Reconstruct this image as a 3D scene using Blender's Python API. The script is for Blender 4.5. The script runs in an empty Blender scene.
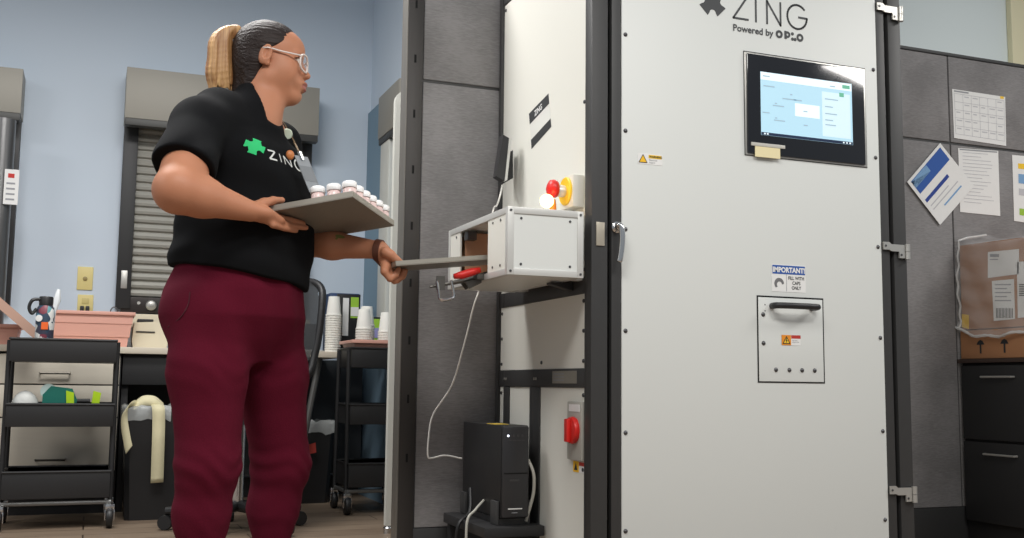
import bpy, bmesh, math, random
import numpy as np
from mathutils import Vector, Matrix
from mathutils.bvhtree import BVHTree
random.seed(7)
SC = bpy.context.scene
COL = SC.collection
PI = math.pi

# ---------------------------------------------------------------- camera
F, PITCH, ROLL, YAW, EYE = 1064.5, .10916, .01136, .37338, .59
fw = np.array([math.sin(YAW)*math.cos(PITCH), math.cos(YAW)*math.cos(PITCH), math.sin(PITCH)])
_r = np.array([math.cos(YAW), -math.sin(YAW), 0.]); _u = np.cross(_r, fw)
rt = _r*math.cos(ROLL)+_u*math.sin(ROLL); up = -_r*math.sin(ROLL)+_u*math.cos(ROLL)
camd = bpy.data.cameras.new('camera'); cam = bpy.data.objects.new('camera', camd); COL.objects.link(cam)
camd.sensor_width = 36; camd.lens = F*36/1024; camd.clip_start = .05; camd.clip_end = 60
m = Matrix.Identity(4)
for i in range(3):
    m[i][0] = rt[i]; m[i][1] = up[i]; m[i][2] = -fw[i]
m[2][3] = EYE
cam.matrix_world = m
SC.camera = cam
EYEP = np.array([0, 0, EYE])

def ray(px, py): return fw*F+rt*(px-512)+up*(269-py)
def at(px, py, Y):
    """the point of the plane y = Y that the photograph shows at (px, py)"""
    d = ray(px, py); return EYEP+d*(Y/d[1])
def atX(px, py, X):
    d = ray(px, py); return EYEP+d*(X/d[0])
def atZ(px, py, Z):
    d = ray(px, py); return EYEP+d*((Z-EYE)/d[2])

# ---------------------------------------------------------------- light
W = bpy.data.worlds.new('world'); SC.world = W; W.use_nodes = True
W.node_tree.nodes['Background'].inputs[0].default_value = (.86, .93, 1, 1)
W.node_tree.nodes['Background'].inputs[1].default_value = .34
SC.view_settings.view_transform = 'Standard'
SC.view_settings.look = 'None'
SC.view_settings.exposure = 0.0
SC.view_settings.gamma = 1
SC.view_settings.use_curve_mapping = False

def area(name, loc, size, power, col=(1, .96, .9), tgt=None):
    l = bpy.data.lights.new(name, 'AREA'); l.shape = 'RECTANGLE'; l.size, l.size_y = size
    l.energy = power; l.color = col
    o = bpy.data.objects.new(name, l); COL.objects.link(o); o.location = loc
    if tgt: o.rotation_euler = (Vector(tgt)-Vector(loc)).to_track_quat('-Z', 'Y').to_euler()
    return o
area('ceiling_or_fill_lamp', (.10, 1.2, 2.7), (1.2, .6), 44, (1, .97, .93))
area('ceiling_or_fill_lamp', (1.6, .5, 2.7), (1.2, .6), 50, (1, .97, .93))
area('ceiling_or_fill_lamp', (.0, 3.6, 2.7), (1.2, .6), 58, (1, .98, .96))
area('ceiling_or_fill_lamp', (-2.4, 2.8, 2.7), (1.2, .6), 38, (1, .98, .96))
area('ceiling_or_fill_lamp', (4.2, 1.4, 2.7), (1.2, .6), 52, (1, .97, .93))
area('ceiling_or_fill_lamp', (4.7, 3.5, 3.25), (1.2, .5), 17, (1, .98, .96))  # unseen lamp, placed to brighten the right wall

# ---------------------------------------------------------------- materials
MATS = {}
def mat(name, col, rough=.5, metal=0., bump=0., scale=40., var=0., emit=0., stretch=(1, 1, 1), alpha=1., trans=0., coat=0., spec=.5):
    if name in MATS: return MATS[name]
    M = bpy.data.materials.new(name); M.use_nodes = True; nt = M.node_tree; b = nt.nodes['Principled BSDF']
    c = tuple(((v/255)/12.92 if v/255 <= .04045 else ((v/255+.055)/1.055)**2.4) for v in col)+(1,)
    b.inputs['Base Color'].default_value = c
    b.inputs['Roughness'].default_value = rough; b.inputs['Metallic'].default_value = metal
    b.inputs['Specular IOR Level'].default_value = spec
    if trans: b.inputs['Transmission Weight'].default_value = trans
    if alpha < 1: b.inputs['Alpha'].default_value = alpha
    if coat: b.inputs['Coat Weight'].default_value = coat
    if emit:
        b.inputs['Emission Color'].default_value = c; b.inputs['Emission Strength'].default_value = emit
    tc = nt.nodes.new('ShaderNodeTexCoord'); mp = nt.nodes.new('ShaderNodeMapping'); nz = nt.nodes.new('ShaderNodeTexNoise')
    mp.inputs['Scale'].default_value = stretch; nz.inputs['Scale'].default_value = scale; nz.inputs['Detail'].default_value = 4
    nt.links.new(tc.outputs['Object'], mp.inputs[0]); nt.links.new(mp.outputs[0], nz.inputs['Vector'])
    if var:
        mx = nt.nodes.new('ShaderNodeMix'); mx.data_type = 'RGBA'
        mx.inputs[6].default_value = tuple(v*(1-var) for v in c[:3])+(1,); mx.inputs[7].default_value = tuple(min(1, v*(1+var)) for v in c[:3])+(1,)
        nt.links.new(nz.outputs['Fac'], mx.inputs[0]); nt.links.new(mx.outputs[2], b.inputs['Base Color'])
    if bump:
        bp = nt.nodes.new('ShaderNodeBump'); bp.inputs['Strength'].default_value = bump; bp.inputs['Distance'].default_value = .004
        nt.links.new(nz.outputs['Fac'], bp.inputs['Height']); nt.links.new(bp.outputs[0], b.inputs['Normal'])
    MATS[name] = M
    return M
WHITE = mat('white_powder_coat', (214, 217, 214), .45, bump=.05, scale=300)
SIDEW = mat('cream_white_panel', (222, 221, 212), .45, bump=.04, scale=200)
BLK = mat('black_anodised', (52, 52, 52), .5, var=.08)
BLKP = mat('black_plastic', (30, 30, 31), .45, bump=.06, scale=200)
BLKM = mat('black_painted_steel', (34, 34, 35), .5)
ALU = mat('brushed_aluminium', (196, 194, 188), .36, .75, bump=.05, scale=60, stretch=(1, 1, 12))
ALUL = mat('pale_aluminium', (208, 208, 204), .4, .35)
CHR = mat('chrome', (205, 205, 205), .2, 1)
SCR = mat('dark_screw_steel', (90, 90, 92), .35, .8)
TRAYM = mat('brushed_grey_tray', (134, 129, 120), .48, .35, var=.1, scale=25, stretch=(8, 1, 1))
RED = mat('red_plastic', (206, 34, 28), .4)
YEL = mat('yellow_plastic', (240, 196, 40), .45)
PAPER = mat('white_paper', (228, 228, 226), .8, var=.03)
INK = mat('printed_grey_ink', (150, 152, 156), .8)
DINK = mat('printed_black_ink', (40, 42, 44), .7)
BINK = mat('printed_blue_ink', (38, 84, 160), .7)
PINK = mat('pink_plastic', (222, 168, 152), .45)
CREAM = mat('cream_plastic', (224, 214, 188), .5)
WOODL = mat('pale_laminate', (214, 204, 186), .5, var=.08, scale=6, stretch=(1, 12, 12))
HOUS = mat('taupe_metal_housing', (150, 146, 136), .5, .1)
FOAM = mat('white_foam', (238, 236, 228), .7)
CARD = mat('brown_cardboard', (166, 118, 82), .8, var=.08, scale=18)

def fabric(name, col):
    M = mat(name, col, .95)
    nt = M.node_tree; b = nt.nodes['Principled BSDF']
    tc = nt.nodes.new('ShaderNodeTexCoord'); mp = nt.nodes.new('ShaderNodeMapping'); n = nt.nodes.new('ShaderNodeTexNoise'); n2 = nt.nodes.new('ShaderNodeTexNoise')
    mp.inputs['Scale'].default_value = (18, 18, 160); n.inputs['Scale'].default_value = 3; n.inputs['Detail'].default_value = 6
    n2.inputs['Scale'].default_value = 5
    nt.links.new(tc.outputs['Object'], mp.inputs[0]); nt.links.new(mp.outputs[0], n.inputs['Vector']); nt.links.new(tc.outputs['Object'], n2.inputs['Vector'])
    ad = nt.nodes.new('ShaderNodeMath'); ad.operation = 'ADD'; nt.links.new(n.outputs['Fac'], ad.inputs[0]); nt.links.new(n2.outputs['Fac'], ad.inputs[1])
    cr = nt.nodes.new('ShaderNodeValToRGB'); c = b.inputs['Base Color'].default_value
    cr.color_ramp.elements[0].position = .6; cr.color_ramp.elements[1].position = 1.0
    cr.color_ramp.elements[0].color = (c[0]*.78, c[1]*.78, c[2]*.78, 1); cr.color_ramp.elements[1].color = (c[0]*1.2, c[1]*1.2, c[2]*1.2, 1)
    hf = nt.nodes.new('ShaderNodeMath'); hf.operation = 'MULTIPLY'; hf.inputs[1].default_value = .8
    nt.links.new(ad.outputs[0], hf.inputs[0]); nt.links.new(hf.outputs[0], cr.inputs[0]); nt.links.new(cr.outputs[0], b.inputs['Base Color'])
    return M
FAB = fabric('grey_panel_fabric', (128, 126, 126))

# ---------------------------------------------------------------- mesh helpers
class MB:
    def __init__(s): s.v = []; s.f = []
    def add(s, v, f):
        n = len(s.v); s.v += [tuple(map(float, q)) for q in v]; s.f += [tuple(n+i for i in g) for g in f]; return s
    def box(s, x0, x1, y0, y1, z0, z1, b=0.):
        """box with chamfered edges of size b"""
        if b <= 0:
            v = [(x, y, z) for z in (z0, z1) for y in (y0, y1) for x in (x0, x1)]
            return s.add(v, [(0, 2, 3, 1), (4, 5, 7, 6), (0, 1, 5, 4), (2, 6, 7, 3), (0, 4, 6, 2), (1, 3, 7, 5)])
        b = min(b, (x1-x0)*.49, (y1-y0)*.49, (z1-z0)*.49)
        bm = bmesh.new(); bmesh.ops.create_cube(bm, size=1)
        for w in bm.verts:
            w.co = ((x0+x1)/2+w.co.x*(x1-x0), (y0+y1)/2+w.co.y*(y1-y0), (z0+z1)/2+w.co.z*(z1-z0))
        bmesh.ops.bevel(bm, geom=bm.edges[:], offset=b, segments=2, affect='EDGES', profile=.6)
        bm.verts.index_update()
        s.add([w.co for w in bm.verts], [[w.index for w in f.verts] for f in bm.faces]); bm.free(); return s
    def tube(s, pts, r, n=10, cap=True):
        pts = [Vector(map(float, p)) for p in pts]; rs = r if isinstance(r, (list, tuple)) else [r]*len(pts)
        t0 = (pts[1]-pts[0]).normalized(); a = t0.orthogonal().normalized(); rings = []
        for i, p in enumerate(pts):
            t = (pts[min(i+1, len(pts)-1)]-pts[max(i-1, 0)]).normalized()
            a = (a-t*a.dot(t)).normalized(); b = t.cross(a)
            rings.append([p+(a*math.cos(2*PI*k/n)+b*math.sin(2*PI*k/n))*rs[i] for k in range(n)])
        v = [q for g in rings for q in g]; f = []
        for i in range(len(pts)-1):
            for k in range(n): f.append((i*n+k, i*n+(k+1) % n, (i+1)*n+(k+1) % n, (i+1)*n+k))
        if cap: f.append(tuple(range(n))[::-1]); f.append(tuple((len(pts)-1)*n+k for k in range(n)))
        return s.add(v, f)
    def cyl(s, a, b, r, n=20): return s.tube([a, b], r, n)
    def lathe(s, prof, c, axis=(0, 0, 1), n=24):
        """prof: (radius, distance along the axis)"""
        ax = Vector(axis).normalized(); a = ax.orthogonal().normalized(); b = ax.cross(a); c = Vector(map(float, c)); v = []; f = []
        for r, h in prof:
            v += [c+ax*h+(a*math.cos(2*PI*k/n)+b*math.sin(2*PI*k/n))*r for k in range(n)]
        for i in range(len(prof)-1):
            for k in range(n): f.append((i*n+k, i*n+(k+1) % n, (i+1)*n+(k+1) % n, (i+1)*n+k))
        f.append(tuple(range(n))[::-1]); f.append(tuple((len(prof)-1)*n+k for k in range(n)))
        return s.add(v, f)
    def prism(s, poly, O, U, V, d):
        """polygon in the plane O + u U + v V, thickened by the vector d"""
        O, U, V, d = [Vector(map(float, q)) for q in (O, U, V, d)]; n = len(poly)
        v = [O+U*a+V*b for a, b in poly]+[O+U*a+V*b+d for a, b in poly]
        return s.add(v, [tuple(range(n))[::-1], tuple(range(n, 2*n))]+[(k, (k+1) % n, n+(k+1) % n, n+k) for k in range(n)])
    def ball(s, c, r, n=12, sc=(1, 1, 1)):
        v = []; f = []; m_ = n//2+1
        for i in range(m_+1):
            t = PI*i/m_
            for k in range(n): v.append((c[0]+r*sc[0]*math.sin(t)*math.cos(2*PI*k/n), c[1]+r*sc[1]*math.sin(t)*math.sin(2*PI*k/n), c[2]+r*sc[2]*math.cos(t)))
        for i in range(m_):
            for k in range(n): f.append((i*n+k, (i+1)*n+k, (i+1)*n+(k+1) % n, i*n+(k+1) % n))
        return s.add(v, f)

def wloc(o):
    l = Vector((0, 0, 0))
    while o: l += o.location; o = o.parent
    return l
def mesh_obj(name, v, f, material, parent=None, smooth=False, org=None):
    me = bpy.data.meshes.new(name); base = wloc(parent) if parent else Vector(org or (0, 0, 0))
    v = np.array(v, float)-np.array(base)
    me.from_pydata([tuple(q) for q in v], [], [list(q) for q in f])
    bm = bmesh.new(); bm.from_mesh(me)
    bmesh.ops.remove_doubles(bm, verts=bm.verts[:], dist=1e-6)
    if len(bm.faces) < 60000: bmesh.ops.recalc_face_normals(bm, faces=bm.faces[:])
    bm.to_mesh(me); bm.free()
    o = bpy.data.objects.new(name, me); COL.objects.link(o)
    if parent: o.parent = parent
    else: o.location = base
    me.materials.append(material)
    if smooth is True: me.shade_smooth()
    elif smooth:
        me.shade_smooth(); me.set_sharp_from_angle(angle=math.radians(smooth))
    return o
def part(name, mb, material, parent, smooth=35, label=None):
    o = mesh_obj(name, mb.v, mb.f, material, parent, smooth)
    if label: o['label'] = label
    return o
def tag(o, label, cat, group=None, kind=None):
    o['label'] = label; o['category'] = cat
    if group: o['group'] = group
    if kind: o['kind'] = kind
    return o
def thing(name, loc, label, cat, group=None):
    o = bpy.data.objects.new(name, None); COL.objects.link(o); o.location = loc; o.empty_display_size = .05
    return tag(o, label, cat, group)
def solo(name, mb, material, label, cat, group=None, smooth=35, org=None):
    if org is None:
        a = np.array(mb.v); org = (a[:, 0].mean(), a[:, 1].mean(), a[:, 2].min())
    return tag(mesh_obj(name, mb.v, mb.f, material, None, smooth, org), label, cat, group)
def struct(name, mb, material, smooth=False):
    o = mesh_obj(name, mb.v, mb.f, material, None, smooth); o['kind'] = 'structure'; return o
def dup(root, loc, label=None, rz=None):
    r = root.copy(); COL.objects.link(r); r.location = loc
    if rz is not None: r.rotation_euler = (0, 0, rz)
    if label: r['label'] = label
    for ch in list(root.children):
        c = ch.copy(); COL.objects.link(c); c.parent = r
        for g in list(ch.children):
            d = g.copy(); COL.objects.link(d); d.parent = c
    return r
def smoothpath(pts, n=6):
    P = [np.array(p, float) for p in pts]; P = [2*P[0]-P[1]]+P+[2*P[-1]-P[-2]]; out = []
    for i in range(1, len(P)-2):
        for k in range(n):
            t = k/n; a, b, c, d = P[i-1:i+3]
            out.append(.5*((2*b)+(c-a)*t+(2*a-5*b+4*c-d)*t*t+(3*b-a-3*c+d)*t**3))
    out.append(P[-2]); return out
def text_mesh(s, size, O, U, V, d=.0006, align='LEFT', bold=0.0, squeeze=1.):
    """letters as geometry, standing on the plane O + u U + v V"""
    cu = bpy.data.curves.new('letters', 'FONT'); cu.body = s; cu.size = size; cu.align_x = align; cu.offset = bold; cu.resolution_u = 3
    o = bpy.data.objects.new('letters', cu); COL.objects.link(o)
    dg = bpy.context.evaluated_depsgraph_get(); me = o.evaluated_get(dg).to_mesh()
    O, U, V = [Vector(map(float, q)) for q in (O, U, V)]; N = U.cross(V)
    mb = MB(); mb.add([O+U*(w.co.x*squeeze)+V*w.co.y+N*d for w in me.vertices], [tuple(p.vertices) for p in me.polygons])
    o.evaluated_get(dg).to_mesh_clear(); bpy.data.objects.remove(o); bpy.data.curves.remove(cu)
    return mb
def strokes(lines, w, O, U, V, d):
    """pen strokes of width w along 2D polylines"""
    mb = MB()
    for ln in lines:
        for (a, b), (c, e) in zip(ln, ln[1:]):
            t = Vector((c-a, e-b)); t.normalize(); n = Vector((-t.y, t.x))*w/2; t = t*w*.3
            mb.prism([(a-t.x+n.x, b-t.y+n.y), (a-t.x-n.x, b-t.y-n.y), (c+t.x-n.x, e+t.y-n.y), (c+t.x+n.x, e+t.y+n.y)], O, U, V, d)
    return mb
def puzzle(R, rot=0.):
    """four flat-ended arms with a round notch between each two"""
    pts = []
    for q in range(4):
        a0 = rot+q*PI/2
        cx, cy = math.cos(a0)*R*.82, math.sin(a0)*R*.82
        for k in range(9):                                        # the notch on direction a0
            ph = a0-math.radians(95+k/8*170); pts.append((cx+R*.25*math.cos(ph), cy+R*.25*math.sin(ph)))
        for da in (.36, 1.21): pts.append((R*1.05*math.cos(a0+da), R*1.05*math.sin(a0+da)))
    return pts
UX, UY, UZ = (1, 0, 0), (0, 1, 0), (0, 0, 1)

# ================================================================ the room
def wood_floor():
    M = mat('plank_floor', (122, 100, 80), .42); nt = M.node_tree; b = nt.nodes['Principled BSDF']
    tc = nt.nodes.new('ShaderNodeTexCoord'); br = nt.nodes.new('ShaderNodeTexBrick'); mp = nt.nodes.new('ShaderNodeMapping'); nz = nt.nodes.new('ShaderNodeTexNoise')
    br.inputs['Scale'].default_value = 1; br.inputs['Brick Width'].default_value = 1.2; br.inputs['Row Height'].default_value = .15; br.inputs['Mortar Size'].default_value = .003
    br.inputs['Color1'].default_value = (.26, .19, .135, 1); br.inputs['Color2'].default_value = (.36, .275, .2, 1); br.inputs['Mortar'].default_value = (.05, .035, .025, 1)
    mp.inputs['Scale'].default_value = (2.5, 40, 1); nz.inputs['Scale'].default_value = 1.6; nz.inputs['Detail'].default_value = 7
    mx = nt.nodes.new('ShaderNodeMix'); mx.data_type = 'RGBA'; mx.blend_type = 'MULTIPLY'; mx.inputs[0].default_value = .75
    cr = nt.nodes.new('ShaderNodeValToRGB'); cr.color_ramp.elements[0].position = .3; cr.color_ramp.elements[0].color = (.5, .47, .44, 1); cr.color_ramp.elements[1].position = .75
    nt.links.new(tc.outputs['Object'], br.inputs[0]); nt.links.new(tc.outputs['Object'], mp.inputs[0]); nt.links.new(mp.outputs[0], nz.inputs['Vector'])
    nt.links.new(nz.outputs['Fac'], cr.inputs[0]); nt.links.new(br.outputs[0], mx.inputs[6]); nt.links.new(cr.outputs[0], mx.inputs[7]); nt.links.new(mx.outputs[2], b.inputs['Base Color'])
    return M
BLUE = mat('pale_blue_wall_paint', (204, 216, 228), .75, bump=.08, scale=220)
SHADEB = mat('shaded_wall_blue', (120, 146, 164), .7, bump=.05, scale=200)  # wall blue with the shutter housing's shadow put into the colour
GREYW = mat('pale_grey_wall_paint', (214, 222, 220), .75, bump=.06, scale=220)
struct('floor', MB().box(-5, 9, -2.5, 7, -.1, 0), wood_floor())
WY, SX = 5.75, 1.389
struct('wall_back', MB().box(-5, SX, WY, WY+.12, 0, 3.1), BLUE)
struct('wall_side', MB().box(SX, SX+.1, 4.7, WY+.12, 0, 3.1), BLUE)
struct('wall_right', MB().box(SX+.1, 9, 4.7, 4.82, 0, 3.1), GREYW)
struct('side_wall_shade', MB().box(SX-.016, SX, 4.72, WY-.002, 0, 2.1), SHADEB)  # thin darker sheet standing for the shadow cast on the side wall
struct('trim_2', MB().box(5.02, 5.16, 4.66, 4.7, 0, 3.05, .006), mat('cream_door_casing', (222, 214, 178), .5))
struct('baseboard_back', MB().box(-5, SX-.02, WY-.014, WY, 0, .1), mat('dark_vinyl_base', (48, 48, 50), .6))

# ---- outlet plates on the blue wall
def plate(loc, label, sockets):
    t = thing('wall_plate', loc, label, 'wall plate')
    x, y, z = loc
    part('cover_plate', MB().box(x-.037, x+.037, y-.007, y, z, z+.117, .004), mat('almond_plastic', (222, 206, 138), .45), t)
    if sockets:
        for dz in (.028, .07):
            part('socket', MB().box(x-.017, x+.017, y-.010, y-.006, z+dz, z+dz+.03, .004), mat('almond_plastic_inset', (206, 190, 124), .5), t)
        for dx in (-.014, .012):
            part('plug', MB().box(x+dx-.009, x+dx+.009, y-.045, y-.009, z+.026, z+.058, .004), BLKP, t)
    else: part('socket', MB().lathe([(.011, 0), (.011, .004), (.006, .006)], (x, y-.006, z+.056), (0, -1, 0)), mat('dark_tan_plastic', (150, 132, 80), .5), t)
    return t
p_ = at(84.5, 290, WY); plate((p_[0], WY, p_[2]), 'almond wall plate with one round socket, the upper of two on the blue wall', False)
p_ = at(84.5, 318, WY); plate((p_[0], WY, p_[2]), 'almond outlet plate with two black plugs, just above the long pink tub', True)

# ---- roll-down shutters
SLAT = mat('grey_shutter_slats', (150, 148, 140), .5, .25)
def shutter(name, x0, x1, z0, zh, zt, label, lock=False, sticker=False):
    t = thing(name, ((x0+x1)/2, WY, z0), label, 'roller shutter')
    part('housing', MB().box(x0, x1, WY-.2, WY-.001, zh, zt, .003), HOUS, t)
    part('housing_lip', MB().box(x0+.003, x1-.003, WY-.2, WY-.14, zh-.035, zh-.0005, .002), mat('dark_bronze_metal', (70, 70, 68), .5, .3), t)
    for a in (x0+.004, x1-.075):
        part('side_rail', MB().box(a, a+.07, WY-.06, WY-.001, z0, zh-.001, .003), BLKM, t)
    n = int((zh-z0-.06)/.042); mb = MB(); pr_ = []
    for k in range(n+1):
        z = z0+.06+(zh-z0-.06)*k/n; pr_.append((WY-.022, z)); 
        if k < n:
            h = (zh-z0-.06)/n
            pr_ += [(WY-.034, z+.008), (WY-.036, z+h*.5), (WY-.030, z+h-.006), (WY-.022, z+h-.003)]
    v = [(x, y, z) for x in (x0+.07, x1-.07) for y, z in pr_]; k_ = len(pr_)
    mb.add(v, [(i, i+1, k_+i+1, k_+i) for i in range(k_-1)])
    part('slat_curtain', mb, SLAT, t, smooth=20)
    part('bottom_bar', MB().box(x0+.03, x1-.075, WY-.05, WY-.008, z0-.02, z0+.06, .003), mat('bronze_bar', (46, 40, 38), .45, .3), t)
    if lock:
        part('lock_dial', MB().lathe([(.026, 0), (.026, .010), (.02, .016), (.007, .018), (.006, .026)], (x0+.175, WY-.05, z0+.02), (0, -1, 0)), ALU, t, label='round silver lock dial')
        part('lock_dial', MB().lathe([(.008, 0), (.008, .006)], (x0+.115, WY-.05, z0+.03), (0, -1, 0)), ALU, t)
        part('label_plate', MB().box(x0+.28, x0+.35, WY-.053, WY-.05, z0+.0, z0+.035), PAPER, t)
        part('rail_badge', MB().box(x0+.025, x0+.055, WY-.064, WY-.059, z0+.1, z0+.19, .003), ALU, t)
    return t
shutter('roller_shutter', .089, 1.06, .955, 1.9, 2.16, 'grey roll-down shutter with taupe housing behind the woman in maroon trousers', lock=True)
DT0 = .7455
sh = shutter('roller_shutter', -1.35, -.382, .93, 1.87, 2.09, 'grey roll-down shutter behind the smoky metal cylinder')
t = thing('metal_cylinder', (-.445, 5.44, DT0), 'smoky grey metal cylinder with a white notice, standing on the counter before the far shutter', 'cylinder')
part('cylinder_body', MB().lathe([(.055, 0), (.055, 1.06)], (-.445, 5.44, DT0), n=28), mat('smoky_grey_metal', (112, 112, 112), .3, .7, var=.2, scale=4, stretch=(6, 6, .5)), t)
q0, q1 = at(5, 169, 5.384), at(17.5, 205, 5.384)
part('notice', MB().box(q0[0], q1[0], 5.380, 5.3835, q1[2], q0[2]), PAPER, t, label='white notice with red mark')
part('notice_print', MB().box(q0[0]+.015, q1[0]-.02, 5.379, 5.3798, q0[2]-.04, q0[2]-.02), mat('printed_red_ink', (190, 50, 44), .7), t)
for k in range(4): part('notice_print', MB().box(q0[0]+.01, q1[0]-.015, 5.379, 5.3798, q0[2]-.07-.025*k, q0[2]-.062-.025*k), INK, t)
sills = MB().box(.10, 1.06, WY-.13, WY, .86, .925, .004)
solo('shutter_sill', sills, CREAM, 'cream ledge running under the shutter behind the woman', 'sill')

# side wall shutter, seen edge-on
t = thing('wall_mounted_housing', (SX, 5.2, .7), 'narrow grey shutter housing with white side track on the side wall', 'roller shutter')
part('housing', MB().box(SX-.055, SX-.018, 4.95, 5.36, 1.862, 2.088, .006), HOUS, t)
part('housing_lip', MB().box(SX-.052, SX-.02, 4.96, 5.35, 1.83, 1.861, .003), mat('dark_bronze_metal', (1, 1, 1)), t)
part('side_track', MB().box(SX-.045, SX-.018, 5.16, 5.33, .70, 1.829, .004), mat('off_white_metal', (206, 206, 198), .5), t)

# ---- desk and its drawers
DT = .745
t = thing('counter', (-.2, 5.45, 0), 'long pale laminate counter along the blue wall', 'counter')
part('worktop', MB().box(-2.2, 1.14, 5.15, WY-.015, DT-.03, DT, .004), WOODL, t)
part('apron', MB().box(.13, .60, 5.19, 5.22, .575, DT-.031, .002), BLKM, t)
part('end_panel', MB().box(.13, .16, 5.23, 5.7, .0, DT-.031, .002), BLKM, t)
part('modesty_panel', MB().box(.16, 1.36, 5.66, 5.69, .12, DT-.031), mat('slate_grey_board', (62, 66, 70), .7), t)
part('leg', MB().tube([(1.04, 5.23, DT-.03), (.93, 5.26, .02)], .016), mat('grey_steel', (120, 120, 118), .4, .5), t)
part('leg', MB().tube([(1.04, 5.62, DT-.03), (.93, 5.63, .02)], .016), MATS['grey_steel'], t)
def drawers(x0, x1, y0, label):
    t = thing('drawer_cabinet', ((x0+x1)/2, y0+.25, 0), label, 'cabinet')
    part('carcass', MB().box(x0, x1, y0+.021, y0+.45, .06, DT-.034, .002), BLKM, t)
    part('plinth', MB().box(x0+.01, x1-.01, y0+.05, y0+.44, 0, .059), BLKP, t)
    for z0, z1, h in ((.575, .705, at(40, 373, y0)[2]), (.43, .569, None), (.19, .424, at(36, 460, y0)[2])):
        d = part('drawer', MB().box(x0+.006, x1-.006, y0, y0+.02, z0, z1, .003), mat('white_oak_laminate', (216, 208, 192), .5, var=.06, scale=5, stretch=(1, 10, 10)), t)
        xc = (x0+x1)/2-.02
        if h: part('handle', MB().tube([(xc-.06, y0, h), (xc-.06, y0-.024, h), (xc+.06, y0-.024, h), (xc+.06, y0, h)], .005, 8), mat('dark_nickel', (110, 106, 98), .35, .8), d)
    return t
drawers(-.385, .124, 5.17, 'white-fronted drawer cabinet directly behind the black rolling cart')
drawers(-.90, -.391, 5.17, 'white-fronted drawer cabinet at the far end of the counter')

# ---- black three-tier carts
def make_cart(loc, sx, sy, label, r=.02):
    x, y, z = loc; t = thing('utility_cart', loc, label, 'cart', 'rolling utility carts')
    for zt, h in ((.665, .09), (.405, .09), (.122, .105)):
        mb = MB(); a, b, c, d, w = x-sx/2, x+sx/2, y-sy/2, y+sy/2, .006
        mb.box(a, b, c, c+w, zt, zt+h, .002); mb.box(a, b, d-w, d, zt, zt+h, .002); mb.box(a, a+w, c+w, d-w, zt, zt+h, .002); mb.box(b-w, b, c+w, d-w, zt, zt+h, .002)
        mb.box(a+w, b-w, c+w, d-w, zt, zt+w); mb.tube([(a, c, zt+h), (b, c, zt+h), (b, d, zt+h), (a, d, zt+h), (a, c, zt+h)], .005, 8)
        part('tray', mb, BLKM, t)
    for s in (-1, 1):
        X = x+s*(sx/2+.004)
        for q in (-1, 1):
            part('leg', MB().tube([(X, y+q*(sy/2-.03), .10), (X, y+q*(sy/2-.045), .75)], .010, 12), BLKM, t)
            f = part('caster', MB().lathe([(.037, -.012), (.040, -.006), (.040, .006), (.037, .012)], (X, y+q*(sy/2-.01)-.012, .041), (1, 0, 0), 24), BLKP, t)
            part('fork', MB().box(X-.018, X+.018, y+q*(sy/2-.01)-.02, y+q*(sy/2-.01)+.012, .068, .096, .004).box(X-.019, X-.0145, y+q*(sy/2-.01)-.026, y+q*(sy/2-.01)+.004, .032, .075, .001).box(X+.0145, X+.019, y+q*(sy/2-.01)-.026, y+q*(sy/2-.01)+.004, .032, .075, .001), CHR, f)
    part('base_rail', MB().tube([(x-sx/2-.004, y-sy/2+.02, .102), (x+sx/2+.004, y-sy/2+.02, .102), (x+sx/2+.004, y+sy/2-.02, .102), (x-sx/2-.004, y+sy/2-.02, .102), (x-sx/2-.004, y-sy/2+.02, .102)], .009, 10), mat('grey_steel', (1, 1, 1)), t)
    return t
ca = make_cart((-.108, 4.83, 0), .40, .30, 'black three-tier rolling cart with a bottle on top before the white drawers')
make_cart((1.235, 4.99, 0), .25, .30, 'black three-tier rolling cart with a pink basin on top beside the white screen')

def basin(name, x0, x1, y0, y1, z0, z1, label, flare=.02):
    t = thing(name, ((x0+x1)/2, (y0+y1)/2, z0), label, 'tub'); mb = MB()
    def ring(z, e): return [(x0-e, y0-e, z), (x1+e, y0-e, z), (x1+e, y1+e, z), (x0-e, y1+e, z)]
    L = [ring(z0, -flare), ring(z0+(z1-z0)*.3, -flare*.7), ring(z0+(z1-z0)*.3, -flare*.5), ring(z0+(z1-z0)*.68, -flare*.15), ring(z0+(z1-z0)*.68, 0), ring(z1, .002), ring(z1-.002, -.006), ring(z0+.006, -flare-.006)]
    v = [p for g in L for p in g]; f = [(3, 2, 1, 0)]
    for i in range(len(L)-1):
        for k in range(4): f.append((i*4+k, i*4+(k+1) % 4, i*4+4+(k+1) % 4, i*4+4+k))
    n = (len(L)-1)*4; f.append((n, n+1, n+2, n+3)); mb.add(v, f)
    part('tub_body', mb, PINK, t, smooth=False)
    e = .012; r = MB()
    for a, b, c, d in ((x0-e, x1+e, y0-e, y0+.001), (x0-e, x1+e, y1-.001, y1+e), (x0-e, x0+.001, y0, y1), (x1-.001, x1+e, y0, y1)): r.box(a, b, c, d, z1-.012, z1+.004, .003)
    part('rim', r, PINK, t)
    return t
basin('pink_tub', -.215, .165, 5.25, 5.55, DT, .905, 'long pink plastic tub on the counter, right of the sticker-covered bottle')
basin('pink_tub', -.62, -.31, 5.17, 5.36, DT, .83, 'low pink tub at the far end of the counter, under the slanted board', .01)
basin('pink_basin', 1.125, 1.35, 4.86, 5.12, .756, .79, 'shallow pink basin topping the cart beside the white screen', .01)
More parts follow.
